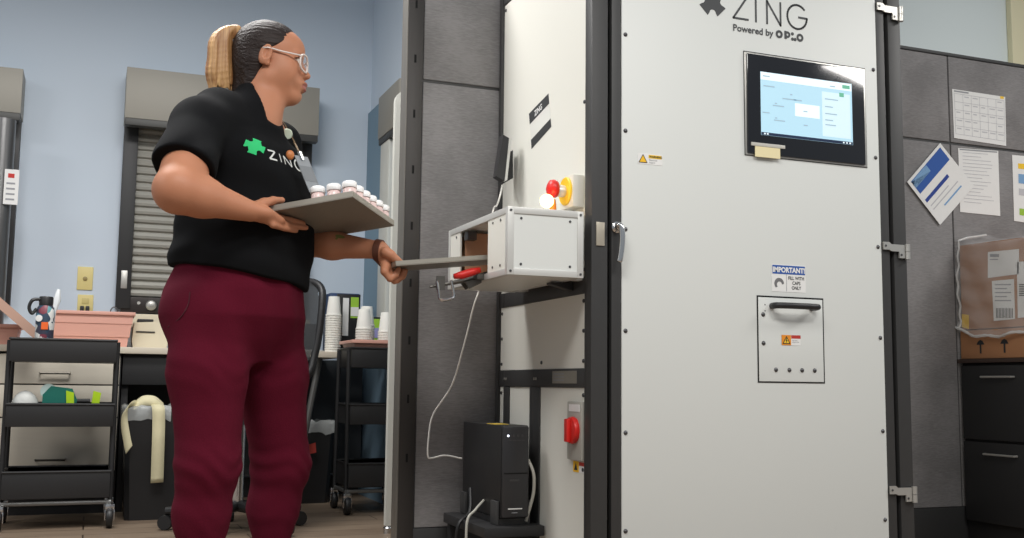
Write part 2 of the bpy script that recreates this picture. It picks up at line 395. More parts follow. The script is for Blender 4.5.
# things in the long tub
mb = MB().tube(smoothpath([(.06, 5.4, .86), (.07, 5.4, .925), (.085, 5.4, .94), (.10, 5.4, .925), (.11, 5.4, .86)]), .003, 6)
solo('wire_clip', mb, SCR, 'thin dark wire loop poking out of the long pink tub', 'wire')
solo('tissue', MB().box(-.10, .02, 5.36, 5.5, .80, .912, .02), PAPER, 'white paper pack showing over the rim of the long pink tub', 'paper')
# slanted board
A, B = at(-6, 292, 5.05), at(38, 330, 5.05)
mb = MB().prism([(0, 0), (1, 0), (1, 1), (0, 1)], (A[0], 5.0, A[2]), (B[0]-A[0], 0, B[2]-A[2]), (.0, .0, -.05), (0, .22, 0))
solo('tilted_pink_board', mb, mat('pinkish_tan_board', (186, 150, 132), .6), 'pinkish tan board leaning steeply against the cylinder beside the bottle', 'board')

# sticker-covered bottle on the cart
bx, by, bz = -.19, 4.80, .6725
t = thing('water_bottle', (bx, by, bz), 'water bottle covered in bright stickers with black handled lid on the cart', 'bottle')
STK = mat('sticker_collage', (60, 80, 110), .45)
nt = STK.node_tree; vo = nt.nodes.new('ShaderNodeTexVoronoi'); vo.inputs['Scale'].default_value = 30; tcx = nt.nodes.new('ShaderNodeTexCoord'); crr = nt.nodes.new('ShaderNodeValToRGB')
sp_ = nt.nodes.new('ShaderNodeSeparateColor'); nt.links.new(tcx.outputs['Object'], vo.inputs['Vector']); nt.links.new(vo.outputs['Color'], sp_.inputs[0]); nt.links.new(sp_.outputs[0], crr.inputs[0]); nt.links.new(crr.outputs[0], nt.nodes['Principled BSDF'].inputs['Base Color'])
crr.color_ramp.interpolation = 'CONSTANT'; crr.color_ramp.elements[0].color = (.03, .06, .1, 1); crr.color_ramp.elements[1].position = .3; crr.color_ramp.elements[1].color = (.1, .25, .35, 1)
for p_, c_ in ((.45, (.75, .75, .72, 1)), (.58, (.2, .04, .06, 1)), (.7, (.12, .3, .33, 1)), (.85, (.05, .05, .08, 1))):
    e_ = crr.color_ramp.elements.new(p_); e_.color = c_
part('bottle_body', MB().lathe([(.033, 0), (.036, .006), (.036, .19), (.033, .215), (.024, .228)], (bx, by, bz), n=28), STK, t, smooth=50)
part('lid', MB().lathe([(.027, .225), (.028, .255), (.025, .262)], (bx, by, bz), n=24), BLKP, t)
part('handle', MB().tube(smoothpath([(bx-.02, by-.01, bz+.25), (bx-.05, by-.02, bz+.245), (bx-.062, by-.02, bz+.215), (bx-.05, by-.02, bz+.19), (bx-.034, by-.015, bz+.21)]), .007, 8), BLKP, t)
part('sticker', MB().box(bx-.012, bx+.014, by-.038, by-.0355, bz+.125, bz+.155), mat('orange_sticker', (236, 104, 40), .5), t, label='orange square sticker')
part('sticker', MB().lathe([(.014, 0), (.013, .001)], (bx-.022, by-.034, bz+.17), (-.3, -1, 0)), PAPER, t, label='round white sticker')
part('sticker', MB().prism([(.013*(1 if k % 2 else .55)*math.cos(k*PI/6), .013*(1 if k % 2 else .55)*math.sin(k*PI/6)) for k in range(12)], (bx-.01, by-.0365, bz+.085), UX, UZ, (0, -.0012, 0)), PAPER, t, label='white flower sticker')
solo('plastic_spoon', MB().tube([(-.17, 4.9, .672), (-.16, 4.9, .88), (-.152, 4.9, .93), (-.148, 4.9, .975)], [.006, .007, .016, .007], 10), mat('clear_white_plastic', (236, 240, 242), .2), 'white plastic scoop standing behind the sticker-covered bottle', 'scoop')

# things in the cart's middle tray
zt = .4115
t = thing('tape_dispenser', (-.12, 4.75, zt), 'teal tape dispenser in the middle tray of the near cart', 'tape dispenser')
part('dispenser_body', MB().prism([(0, 0), (.12, 0), (.13, .10), (.11, .145), (.03, .155), (0, .12)], (-.18, 4.73, zt+.001), UX, UZ, (0, .05, 0)), mat('teal_plastic', (24, 104, 92), .35), t)
part('tape_roll', MB().lathe([(.03, 0), (.03, .03)], (-.16, 4.74, zt+.135), (0, 1, 0)), mat('frosted_clear_plastic', (190, 210, 206), .3), t)
solo('plastic_bag', MB().ball((-.245, 4.76, zt+.072), .052, 14, (1.0, .8, 1.25)), mat('milky_plastic_bag', (196, 198, 194), .5, bump=.9, scale=30), 'crumpled milky plastic bag in the middle tray of the near cart', 'bag')
for k, (x, lab) in enumerate(((-.075, 'lime green clip nearest the teal dispenser in the cart tray'), (.005, 'lime green clip farthest from the teal dispenser in the cart tray'))):
    s = 1 if k else -1
    solo('binder_clip', MB().prism([(-.008, 0), (.02, 0), (.024+s*.012, .128), (-.006+s*.012, .136)], (x, 4.72, zt+.002), UX, UZ, (0, .02, 0)), mat('lime_plastic', (170, 206, 30), .4), lab, 'clip')
solo('black_marker', MB().tube([(-.05, 4.71, zt+.085), (.0, 4.71, zt+.085)], .009, 10), BLKP, 'black marker lying between the two lime green clips', 'marker')
bpy.data.objects['black_marker'].location.z += .012

# counter things near the woman
t = thing('label_printer', (.22, 5.42, DT), 'cream label printer with black top hatch beside the long pink tub', 'printer')
part('printer_body', MB().prism([(0, 0), (.15, 0), (.158, .03), (.15, .11), (.12, .125), (.0, .118), (-.006, .03)], (.175, 5.33, DT+.004), UX, UZ, (0, .18, 0)), CREAM, t)
part('top_hatch', MB().box(.19, .262, 5.34, 5.44, DT+.123, DT+.14, .004), BLKP, t)
part('paper_slot', MB().box(.185, .27, 5.326, 5.331, DT+.075, DT+.081), BLKP, t)
part('feet', MB().box(.18, .32, 5.35, 5.5, DT, DT+.005), BLKP, t)

def cup_mb(x, y, z):
    return MB().lathe([(.026, 0), (.027, .002), (.036, .088), (.040, .09), (.040, .096), (.036, .097), (.0245, .006), (.001, .005)], (x, y, z), n=24)
def cups(x, y, z, n, dz, label, grp):
    base = tag(mesh_obj('foam_cup', *(lambda m_: (m_.v, m_.f))(cup_inv(x, y, z)), FOAM, None, 40, (x, y, z)), label, 'cup', grp)
    for k in range(1, n):
        c = base.copy(); COL.objects.link(c); c.location = (x, y, z+k*dz)
def cup_inv(x, y, z):                                              # mouth down
    return MB().lathe([(.040, 0), (.040, .006), (.036, .008), (.027, .094), (.026, .096), (.001, .096), (.001, .0945), (.0258, .0945), (.0352, .006)], (x, y, z), n=24)
cups(1.098, 5.21, DT, 16, .0118, 'white foam cup nested in the tall stack on the counter end', 'foam cups in the tall stack')
cups(1.185, 4.93, .764, 8, .0115, 'white foam cup nested in the front stack in the pink basin', 'foam cups stacked in the basin')
cups(1.226, 5.05, .764, 10, .0115, 'white foam cup nested in the rear stack in the pink basin', 'foam cups stacked behind the first in the basin')
cups(1.293, 4.93, .764, 7, .0115, 'white foam cup nested in the stack nearest the white screen', 'foam cups stacked beside the screen')
NAVY = mat('navy_plastic', (34, 62, 104), .4)
t = thing('glove_box_dispenser', (1.165, 5.4, DT), 'navy and black dispenser with lime label behind the foam cups', 'dispenser')
part('case', MB().box(1.095, 1.25, 5.3, 5.45, DT, 1.045, .008), NAVY, t)
part('front_frame', MB().box(1.13, 1.25, 5.29, 5.299, DT+.01, 1.04, .003), BLKP, t)
part('product_label', MB().box(1.20, 1.24, 5.286, 5.2895, .92, 1.025), mat('lime_label', (150, 196, 60), .6), t)
part('product_label', MB().box(1.20, 1.24, 5.284, 5.2855, .93, .975), PAPER, t)
part('roll', MB().box(1.16, 1.19, 5.286, 5.2895, .83, 1.02), PAPER, t)
t = thing('card_holder', (1.335, 5.2, DT), 'small black holder with lime card at the screen end behind the cups', 'holder')
part('holder_body', MB().box(1.27, 1.365, 5.22, 5.27, DT, .925, .003), BLKP, t)
part('card', MB().box(1.29, 1.36, 5.213, 5.2195, .80, .915), mat('lime_label', (1, 1, 1)), t)
part('card', MB().box(1.295, 1.355, 5.211, 5.2125, .82, .87), mat('lilac_card', (150, 150, 200), .6), t)
t = thing('desk_gadget', (1.03, 5.42, DT), 'small black unidentified object between the office chair and the navy dispenser', 'gadget')  # unidentified small dark object, built as a plain box
part('gadget_case', MB().box(1.0, 1.06, 5.4, 5.46, DT, .89, .006), BLKP, t)
part('front_plate', MB().box(1.006, 1.054, 5.396, 5.4, DT+.02, .87, .004), BLKM, t)
solo('desk_cable', MB().tube(smoothpath([(.985, 5.4, .86), (.97, 5.38, .80), (.98, 5.32, .755), (1.02, 5.27, .752), (1.07, 5.3, .75)]), .005, 8), mat('white_cable', (222, 220, 214), .5), 'white cable curling on the counter beside the office chair', 'cable')

# ---- bins
LINER = mat('clear_bin_liner', (206, 210, 208), .25, alpha=.45, bump=.9, scale=25)
def bin_(x, y, w, d, h, label):
    t = thing('waste_bin', (x, y, 0), label, 'bin')
    def rg(z, e): return [(x-w/2+e+.02, y-d/2+e, z), (x+w/2-e-.02, y-d/2+e, z), (x+w/2-e, y-d/2+e+.02, z), (x+w/2-e, y+d/2-e-.02, z), (x+w/2-e-.02, y+d/2-e, z), (x-w/2+e+.02, y+d/2-e, z), (x-w/2+e, y+d/2-e-.02, z), (x-w/2+e, y-d/2+e+.02, z)]
    L = [rg(0, .02), rg(h, 0), rg(h, .004), rg(.005, .024)]
    v = [p for g in L for p in g]; f = [tuple(range(8))[::-1]]+[(i*8+k, i*8+(k+1) % 8, i*8+8+(k+1) % 8, i*8+8+k) for i in range(3) for k in range(8)]+[tuple(24+k for k in range(8))]
    part('bin_body', MB().add(v, f), BLKP, t)
    mb = MB(); N = 48; vv = []
    for z, e in ((h-.05, -.004), (h+.004, -.006), (h+.012, .006), (h-.09, .012)):
        for k in range(N):
            a = 2*PI*k/N; c, s_ = math.cos(a), math.sin(a); q = max(abs(c), abs(s_)); rx, ry = (w/2-e), (d/2-e); r_ = random.uniform(-.004, .005)
            vv.append((x+c/q*rx*min(1, 1.02*q**.12)+r_, y+s_/q*ry*min(1, 1.02*q**.12)+r_*.5, z+random.uniform(-.006, .012)))
    mb.add(vv, [(i*N+k, i*N+(k+1) % N, (i+1)*N+(k+1) % N, (i+1)*N+k) for i in range(3) for k in range(N)])
    part('liner', mb, LINER, t, smooth=60)
    return t
bin_(.30, 5.0, .32, .25, .47, 'black waste bin with clear liner and label strips hanging over its rim')
b2 = bin_(1.03, 5.44, .24, .22, .39, 'black waste bin with small red sticker under the counter end')
part('sticker', MB().prism([(0, 0), (.05, .012), (.045, .06), (-.004, .046)], (1.0, 5.299, .24), UX, UZ, (0, -.002, 0)), mat('red_print', (176, 60, 50), .6), b2, label='red and white sticker')
TAPE = mat('ivory_label_tape', (224, 216, 178), .75, var=.06, scale=90)
def strip(pts, wdir, w):
    mb = MB(); P = smoothpath(pts, 6); wd = Vector(wdir)*w/2; v = []
    for p in P: v += [Vector(p)-wd, Vector(p)+wd]
    mb.add(v, [(2*i, 2*i+1, 2*i+3, 2*i+2) for i in range(len(P)-1)]); return mb
def ribbon(name, pts, wdir, w, label):
    o = solo(name, strip(pts, wdir, w), TAPE, label, 'label strip', smooth=True)
    s = o.modifiers.new('thickness', 'SOLIDIFY'); s.thickness = .0012
ribbon('label_strip', [(.26, 5.0, .42), (.265, 4.93, .485), (.275, 4.865, .480), (.28, 4.858, .40), (.282, 4.855, .28), (.284, 4.86, .16)], (1, 0, .05), .052, 'long ivory label strip hanging straight down the front of the lined bin')
ribbon('label_strip', [(.20, 4.95, .44), (.175, 4.9, .49), (.145, 4.865, .475), (.14, 4.87, .42), (.155, 4.862, .34), (.165, 4.86, .30)], (.55, 0, .8), .045, 'ivory label strip twisting over the cart-side corner of the lined bin')
ribbon('label_strip', [(.17, 4.9, .47), (.21, 4.90, .505), (.26, 4.90, .505), (.30, 4.92, .475)], (0, .35, .9), .05, 'ivory label strip looping up from the middle of the lined bin')
ribbon('label_strip', [(.33, 4.93, .48), (.36, 4.9, .51), (.40, 4.9, .525), (.43, 4.91, .485)], (.2, .3, .9), .05, 'ivory label strip curling up behind the woman at the lined bin')

# ---- office chair
def office_chair(x, y):
    t = thing('office_chair', (x, y, 0), 'black mesh-back office chair just behind the woman at the counter', 'chair')
    MESH = mat('black_mesh', (40, 42, 44), .8, alpha=.9, bump=.6, scale=300)
    a = math.radians(-48); ux, uy = math.cos(a), math.sin(a); nx, ny = -uy, ux
    def P(u, n, z): return (x+u*ux+n*nx, y+u*uy+n*ny, z)
    pts = [P(-.17, .16, .60), P(-.215, .2, .72), P(-.22, .23, .92), P(-.19, .25, 1.0), P(-.1, .255, 1.025), P(.1, .255, 1.025), P(.19, .25, 1.0), P(.22, .23, .92), P(.215, .2, .72), P(.17, .16, .60), P(-.17, .16, .60)]
    part('backrest_frame', MB().tube(smoothpath(pts, 5), .016, 10), BLKP, t, smooth=True)
    mb = MB(); v = []
    for i in range(9):
        z = .61+i*.051; w = .18+.04*min(1, i/3)-(.03 if i > 6 else 0); n = .16+.09*i/8
        for k in range(9): s = -1+k/4; v.append(P(s*w, n-.03*(1-s*s), z))
    mb.add(v, [(i*9+k, i*9+k+1, i*9+k+10, i*9+k+9) for i in range(8) for k in range(8)])
    part('backrest_mesh', mb, MESH, t, smooth=True)
    part('seat', MB().prism([(.23*math.copysign(abs(math.cos(k*PI/16))**.5, math.cos(k*PI/16)), .22*math.copysign(abs(math.sin(k*PI/16))**.5, math.sin(k*PI/16))) for k in range(32)], (x, y, .43), (ux, uy, 0), (nx, ny, 0), (0, 0, .07)), BLKP, t)
    part('back_support', MB().tube(smoothpath([P(0, .1, .42), P(0, .25, .44), P(0, .26, .6), P(0, .25, .75)]), .02, 10), BLKP, t)
    part('gas_column', MB().cyl((x, y, .09), (x, y, .43), .025), CHR, t)
    for k in range(5):
        b = k*2*PI/5+.3; ex, ey = x+.28*math.cos(b), y+.28*math.sin(b)
        l = part('base_arm', MB().tube([(x, y, .10), (ex, ey, .075)], [.024, .016], 10), BLKP, t)
        part('caster', MB().lathe([(.027, -.02), (.03, -.012), (.03, .012), (.027, .02)], (ex, ey, .03), (math.sin(b), -math.cos(b), 0), 16), BLKP, l)
office_chair(.57, 4.46)

# ---- white screen with rounded corner
t = thing('privacy_screen', (1.24, 4.2, 0), 'white framed screen with rounded corner behind the dark slotted panel post', 'screen')
poly = [(0, .03), (.25, .03), (.25, 1.81), (.05, 1.81)]+[(.05-.05*math.sin(k*PI/12), 1.76+.05*math.cos(k*PI/12)) for k in range(1, 7)]
part('screen_panel', MB().prism(poly, (1.118, 4.2, 0), UX, UZ, (0, .03, 0)), mat('off_white_metal', (1, 1, 1)), t)
part('foot', MB().lathe([(.02, 0), (.02, .02), (.012, .03), (.012, .045)], (1.132, 4.215, 0)), CHR, t)
part('foot', MB().lathe([(.02, 0), (.02, .02), (.012, .03), (.012, .045)], (1.33, 4.215, 0)), CHR, t)

# ================================================================ cubicle wall
CY = 3.379
t = thing('cubicle_partition', (2.8, CY+.03, 0), 'tall grey fabric cubicle wall behind the white machine', 'partition')
for x0, x1, z0, z1 in ((.994, 1.96, .13, 1.608), (.994, 1.96, 1.618, 1.985), (1.966, 3.272, .13, 1.608), (1.966, 3.272, 1.618, 1.985), (3.279, 4.9, .13, 1.608), (3.279, 4.9, 1.618, 1.985)):
    part('fabric_panel', MB().box(x0, x1, CY, CY+.06, z0, z1, .004), FAB, t)
part('panel_core', MB().box(.99, 4.9, CY+.006, CY+.054, .05, 1.984), BLK, t)
part('top_cap', MB().box(.934, 4.9, CY-.004, CY+.064, 1.986, 2.0, .003), BLK, t)
part('base_rail', MB().box(.99, 4.9, CY-.002, CY+.062, .0, .128, .003), BLK, t)
ps = part('slotted_post', MB().box(.938, .990, CY-.004, CY+.064, 0, 1.985, .002), mat('dark_bronze_post', (56, 53, 51), .45, .3), t)
for k in range(9): part('slot', MB().box(.960, .967, CY-.0055, CY-.0035, .34+k*.19, .367+k*.19), mat('black_void', (6, 6, 6), .9), ps)
part('edge_trim', MB().box(.934, .9378, CY-.003, CY+.064, 0, 1.985, .001), mat('warm_grey_metal', (112, 109, 104), .45, .4), t)

def paper(name, pts, label, cat='paper', Y=CY-.0015, marks=None):
    """pts: four corners in the photograph, top-left first, clockwise"""
    P = [Vector(at(a, b, Y)) for a, b in pts]; N = Vector((0, -.0012, 0))
    t = thing(name, tuple(P[3]), label, cat)
    part('sheet', MB().add(P+[p+N for p in P], [(0, 1, 2, 3), (7, 6, 5, 4), (0, 4, 5, 1), (1, 5, 6, 2), (2, 6, 7, 3), (3, 7, 4, 0)]), PAPER, t, smooth=False)
    def bil(u, v): return (P[0]*(1-u)+P[1]*u)*(1-v)+(P[3]*(1-u)+P[2]*u)*v
    for u0, v0, u1, v1, M in (marks or []):
        part('printed_mark', MB().add([bil(u0, v0)+N*1.6, bil(u1, v0)+N*1.6, bil(u1, v1)+N*1.6, bil(u0, v1)+N*1.6], [(0, 1, 2, 3)]), M, t, smooth=False)
    return t
random.seed(3)
LINK = mat('pale_print', (188, 188, 192), .8)
mk = [(.03, .08+.165*i, .97, .088+.165*i, LINK) for i in range(6)]+[(.03+.1566*k, .08, .036+.1566*k, .91, LINK) for k in range(7)]+[(.05+.157*k+.01, .12+.165*i, .05+.157*k+.08+.04*random.random(), .14+.165*i, LINK) for i in range(5) for k in range(6) if random.random() > .3]+[(.9, .0, .97, .05, YEL), (.03, .02, .3, .05, INK)]
paper('calendar_page', [(952, 89), (1005, 97), (1006, 146), (954, 138)], 'white calendar grid sheet pinned high on the cubicle fabric', 'calendar', marks=mk)
mk = [(.1, .06+.055*i, .1+random.uniform(.4, .75), .068+.055*i, LINK) for i in range(15)]+[(.03, .01, .97, .03, INK)]
paper('printed_list', [(958, 148), (998, 151), (1000, 216), (960, 212)], 'white printed list partly hidden behind the tilted blue flyer', marks=mk)
mk = [(.15, .12, .6, .2, YEL), (.15, .28, .9, .42, mat('pale_blue_ink', (120, 160, 200), .7)), (.15, .5, .9, .6, LINK), (.15, .8, .6, .9, mat('green_print', (150, 190, 60), .7))]
paper('notice_sheet', [(1012, 155), (1048, 158), (1050, 226), (1014, 221)], 'white notice with coloured blocks farthest along the cubicle wall', marks=mk)
mk = [(.06, .05, .94, .33, BINK), (.06, .06, .5, .2, mat('pale_blue_ink', (1, 1, 1))), (.06, .47, .72, .535, mat('deep_blue_ink', (30, 60, 140), .7)), (.08, .62, .6, .64, LINK), (.08, .7, .8, .72, LINK), (.3, .8, .8, .83, mat('pale_blue_ink', (1, 1, 1)))]
fl = paper('flyer', [(907, 182), (940, 143), (974, 186), (940, 225)], 'tilted white flyer with blue wave banner hanging on the cubicle', 'flyer', Y=CY-.008, marks=mk)

# ---- drawer cabinet and the wrapped box, their fronts facing the machine
CX = 3.272
t = thing('file_cabinet', (CX+.25, 2.95, 0), 'dark file cabinet under the two cardboard boxes', 'cabinet')
part('carcass', MB().box(CX+.021, CX+.5, 2.50, CY-.006, .0, .70, .004), BLKM, t)
part('top_board', MB().box(CX-.006, CX+.51, 2.49, CY-.006, .701, .717, .002), mat('dark_brown_board', (58, 44, 38), .6), t)
for z0, z1 in ((.40, .69), (.08, .39)):
    for y0, y1 in ((2.94, 3.36), (2.51, 2.93)):
        d = part('drawer', MB().box(CX, CX+.02, y0, y1, z0, z1, .003), BLKM, t)
        yc = (y0+y1)/2+.02
        part('handle', MB().tube([(CX, yc-.075, z1-.045), (CX-.015, yc-.075, z1-.045), (CX-.015, yc+.075, z1-.045), (CX, yc+.075, z1-.045)], .0045, 8), ALU, d)
t = thing('cardboard_box', (CX+.2, 3.1, .7175), 'flat brown cardboard box with printed arrows under the wrapped box', 'box')
part('carton', MB().box(CX+.01, CX+.44, 2.80, CY-.01, .718, .832, .004), CARD, t)
for a in (980.5, 1004.5):
    q = atX(a, 345, CX+.0095); part('printed_mark', MB().prism([(-.004, -.03), (.004, -.03), (.004, .005), (.02, .005), (.012, .018), (0, .024), (-.012, .018), (-.02, .005), (-.004, .005)], (CX+.0095, q[1], .768), (0, -1, 0), UZ, (-.0008, 0, 0)), DINK, t)
t = thing('wrapped_box', (CX+.2, 3.1, .8365), 'brown box wrapped in clear crinkled plastic with white shipping labels', 'box')
part('carton', MB().prism([(0, .0), (.54, .0), (.55, .325), (.30, .34), (.0, .345)], (CX+.02, CY-.012, .837), (0, -1, 0), UZ, (.40, 0, 0)), CARD, t)
LX = CX+.019
def rq(pts, M, nm, th=.001, lab=None, par=None, x=LX):
    P = [Vector(atX(a, b, x)) for a, b in pts]; N = Vector((-th, 0, 0))
    return part(nm, MB().add(P+[p+N for p in P], [(0, 1, 2, 3), (7, 6, 5, 4), (0, 4, 5, 1), (1, 5, 6, 2), (2, 6, 7, 3), (3, 7, 4, 0)]), M, par or t, smooth=False, label=lab)
lb = rq([(988, 252), (1019, 249), (1019, 274), (988, 278)], PAPER, 'shipping_label')
l2 = rq([(992, 281), (1014, 279), (1015, 319), (994, 321)], PAPER, 'shipping_label')
l3 = rq([(1017, 262), (1040, 260), (1041, 316), (1018, 318)], PAPER, 'shipping_label')
for a, b, c, d in ((990, 254, 999, 257), (990, 259, 998, 260)): rq([(a, b), (c, b), (c, d), (a, d)], INK, 'printed_text', .0004, par=lb, x=LX-.0012)
for k in range(5): rq([(995, 284+k*4), (1011-(k % 2)*4, 284+k*4), (1011-(k % 2)*4, 285.2+k*4), (995, 285.2+k*4)], INK, 'printed_text', .0004, par=l2, x=LX-.0012)
bc = MB()
for k in range(12):
    x = 996+k*1.45; bc.add([atX(q, w, LX-.0014) for q, w in ((x, 308), (x+.8, 308), (x+.8, 318), (x, 318))], [(0, 1, 2, 3)])
part('barcode', bc, DINK, l2, smooth=False)
bc = MB()
for k in range(7):
    y = 284+k*1.8; bc.add([atX(q, w, LX-.0014) for q, w in ((1019, y), (1040, y), (1040, y+1), (1019, y+1))], [(0, 1, 2, 3)])
part('barcode', bc, DINK, l3, smooth=False)
rq([(962, 314), (969, 315), (969, 329), (962, 327)], YEL, 'shipping_label', lab='yellow sticker')
mb = MB(); v = []; nu, nv = 44, 26
for j in range(nv):
    for i in range(nu):
        u, w = i/(nu-1), j/(nv-1)
        y = CY-.004-.60*u; z = .812+.035*math.exp(-u*9)-.012*math.sin(u*6)*(1-w)+(.392)*w
        x = CX+.006-.010*math.sin(PI*u)*math.sin(PI*w)+.005*math.sin(23*u+9*w)+.005*math.sin(31*w-7*u+2*math.sin(6*u))
        ew = max(0, w-.9)/.1; x += .16*ew*ew; eb = max(0, .08-w)/.08; x -= .012*eb
        v.append((x, y, z+.004*math.sin(29*u)*(1 if j in (0, nv-1) else .2)))
mb.add(v, [(j*nu+i, j*nu+i+1, (j+1)*nu+i+1, (j+1)*nu+i) for j in range(nv-1) for i in range(nu-1)])
WRAP = mat('clear_plastic_wrap', (250, 250, 250), .12, alpha=.22, bump=1., scale=16, spec=1., coat=1.)
wr = part('plastic_wrap', mb, WRAP, t, smooth=True)
GCP = mat('gathered_clear_plastic', (226, 226, 224), .2, alpha=.55, bump=.9, scale=60)
part('wrap_hem', MB().tube([Vector(v[i])+Vector((-.002, 0, 0)) for i in range(nu)], [.004+.003*abs(math.sin(i*1.3)) for i in range(nu)], 6), GCP, t)
part('wrap_hem', MB().tube([Vector(v[j*nu+1])+Vector((-.003, 0, 0)) for j in range(nv)], .004, 6), GCP, t)

# ================================================================ the white dispensing machine
X0, X1, Y0, Y1 = 1.27, 2.368, 2.641, 3.36
mach = thing('dispensing_machine', ((X0+X1)/2, 3.0, 0), 'large white robotic dispensing cabinet with black frame and touchscreen', 'machine')
def beam(nm, a, lab=None): return part(nm, MB().box(*a, .003), BLK, mach, label=lab)
TOP = 1.95
beam('frame_post', (X0, X0+.05, Y0, Y0+.045, .02, TOP)); beam('frame_post', (X1-.05, X1, Y0, Y0+.045, .02, TOP))
beam('frame_post', (X0+.014, X0+.045, Y1-.045, Y1, .02, TOP)); beam('frame_edge', (X0-.004, X0+.013, Y1-.007, Y1+.014, .02, TOP)); beam('frame_post', (X1-.045, X1, Y1-.045, Y1, .02, TOP))
for x in (X0+.001, X1-.046):
    beam('frame_rail', (x, x+.045, Y0+.046, Y1-.046, 1.905, TOP)); beam('frame_rail', (x, x+.012, Y1-.045, Y1-.008, 1.905, TOP)); beam('frame_rail', (x, x+.045, Y0+.046, Y1-.046, .08, .135)); beam('frame_rail', (x, x+.012, Y1-.045, Y1-.008, .08, .135))
    beam('frame_rail', (x, x+.045, Y0+.046, Y1-.046, .85, .897)); beam('frame_rail', (x, x+.012, Y1-.045, Y1-.008, .85, .897)); beam('frame_rail', (x, x+.045, Y0+.046, Y1-.046, .587, .640)); beam('frame_rail', (x, x+.012, Y1-.045, Y1-.008, .587, .640))
beam('frame_post', (X0+.001, X0+.044, 3.005, 3.085, .136, .586)); beam('frame_post', (X0+.001, X0+.044, 3.262, 3.312, .136, .586))
beam('frame_rail', (X0+.051, X1-.051, Y0+.001, Y0+.045, 1.905, TOP)); beam('frame_rail', (X0+.051, X1-.051, Y0+.03, Y0+.045, .08, .135))
for z0, z1 in ((.898, 1.904), (.641, .849), (.136, .586)):
    sp = part('side_panel', MB().box(X0+.006, X0+.012, Y0+.047, Y1-.008, z0, z1), SIDEW, mach)
    part('side_panel', MB().box(X1-.012, X1-.006, Y0+.047, Y1-.046, z0, z1), SIDEW, mach)
    for y, z in [(y, z) for y in (Y0+.06, Y1-.02) for z in (z0+.02, (z0+z1)/2, z1-.02)]+[(3.0, z0+.02)]:
        part('screw', MB().lathe([(.006, 0), (.005, .003), (.002, .0042)], (X0+.0061, y, z), (-1, 0, 0), 10), SCR, sp)
part('roof_panel', MB().box(X0+.01, X1-.01, Y0+.01, Y1-.01, TOP, TOP+.01), WHITE, mach)
part('back_panel', MB().box(X0+.046, X1-.046, Y1-.012, Y1-.006, .136, 1.9), WHITE, mach)
for x in (X0+.02, X1-.03):
    for y in (Y0+.02, Y1-.03): part('foot', MB().lathe([(.022, 0), (.022, .008), (.008, .012), (.008, .02)], (x, y, 0)), BLKP, mach)

# ---- the front door: black frame, white panel
DY = Y0-.004
dx0, dx1 = 1.331, 2.300
door = part('door', MB().box(1.362, 2.266, DY, DY+.02, .13, 1.89, .002), WHITE, mach)
mb = MB().box(dx0, 1.3615, DY+.002, DY+.028, .10, 1.93, .002).box(2.2665, dx1, DY+.002, DY+.028, .10, 1.93, .002).box(1.362, 2.266, DY+.002, DY+.028, 1.8905, 1.93, .002).box(1.362, 2.266, DY+.002, DY+.028, .10, .1295, .002)
part('door_frame', mb, BLK, door)
def screw(x, z, par, r=.0065, y=DY):
    return part('screw', MB().lathe([(r, 0), (r*.9, .002), (r*.5, .004), (.001, .0045)], (x, y, z), (0, -1, 0), 12), SCR, par, smooth=50)
for z in (.20, .465, .745, 1.03, 1.312, 1.593, 1.85):
    screw(1.3735, z, door)
for z in (.20, .465, .749, 1.031, 1.313, 1.596, 1.85): screw(2.2525, z, door)
OY = (0, DY-.0002, 0)
TN = (0, -.0008, 0)
LOGO = mat('dark_grey_print', (66, 68, 70), .6)
zx = [1.734, 1.815, 1.855, 1.931]
lg = strokes([[(1.737, 1.765), (1.786, 1.765), (1.736, 1.694), (1.788, 1.694)], [(1.816, 1.766), (1.816, 1.692)],
              [(1.856, 1.692), (1.856, 1.764), (1.905, 1.692), (1.905, 1.764)]], .0062, OY, UX, UZ, TN)
G = [(1.966+.036*math.cos(math.radians(a)), 1.728+.038*math.sin(math.radians(a))) for a in range(42, 361, 12)]+[(2.002, 1.727), (1.972, 1.7275)]
g2 = strokes([G], .0062, OY, UX, UZ, TN); lg.add(g2.v, g2.f)
part('logo_lettering', lg, LOGO, door, smooth=False)
part('logo_mark', MB().prism(puzzle(.046, 0), (1.664, DY-.0002, 1.735), UX, UZ, TN), LOGO, door, smooth=False)
part('logo_subtitle', text_mesh('Powered by', .029, (1.733, DY-.001, 1.654), UX, UZ, .0004, bold=.0006, squeeze=1.02), LOGO, door, smooth=False)
op = MB()
def ringp(cx, cz, ro, ri, n=20):
    v = []
    for k in range(n):
        a = 2*PI*k/n; v += [(cx+ro*math.cos(a), DY-.001, cz+ro*math.sin(a)), (cx+ri*math.cos(a), DY-.001, cz+ri*math.sin(a))]
    return v, [(2*k, 2*k+1, (2*k+3) % (2*n), (2*k+2) % (2*n)) for k in range(n)]
op.add(*ringp(1.899, 1.6645, .0128, .0052)); op.add(*ringp(1.975, 1.6635, .0128, .0052))
op.add(*ringp(1.929, 1.667, .0105, .0035)); op.prism([(0, 0), (.008, 0), (.008, .025), (0, .025)], (1.918, DY-.0003, 1.653), UX, UZ, TN)
for cx, cz in ((1.9475, 1.6555), (1.957, 1.6555), (1.9475, 1.672)): op.lathe([(.0052, 0), (.0052, .0008)], (cx, DY-.0002, cz), (0, -1, 0), 12)
part('logo_subtitle', op, LOGO, door, smooth=False)

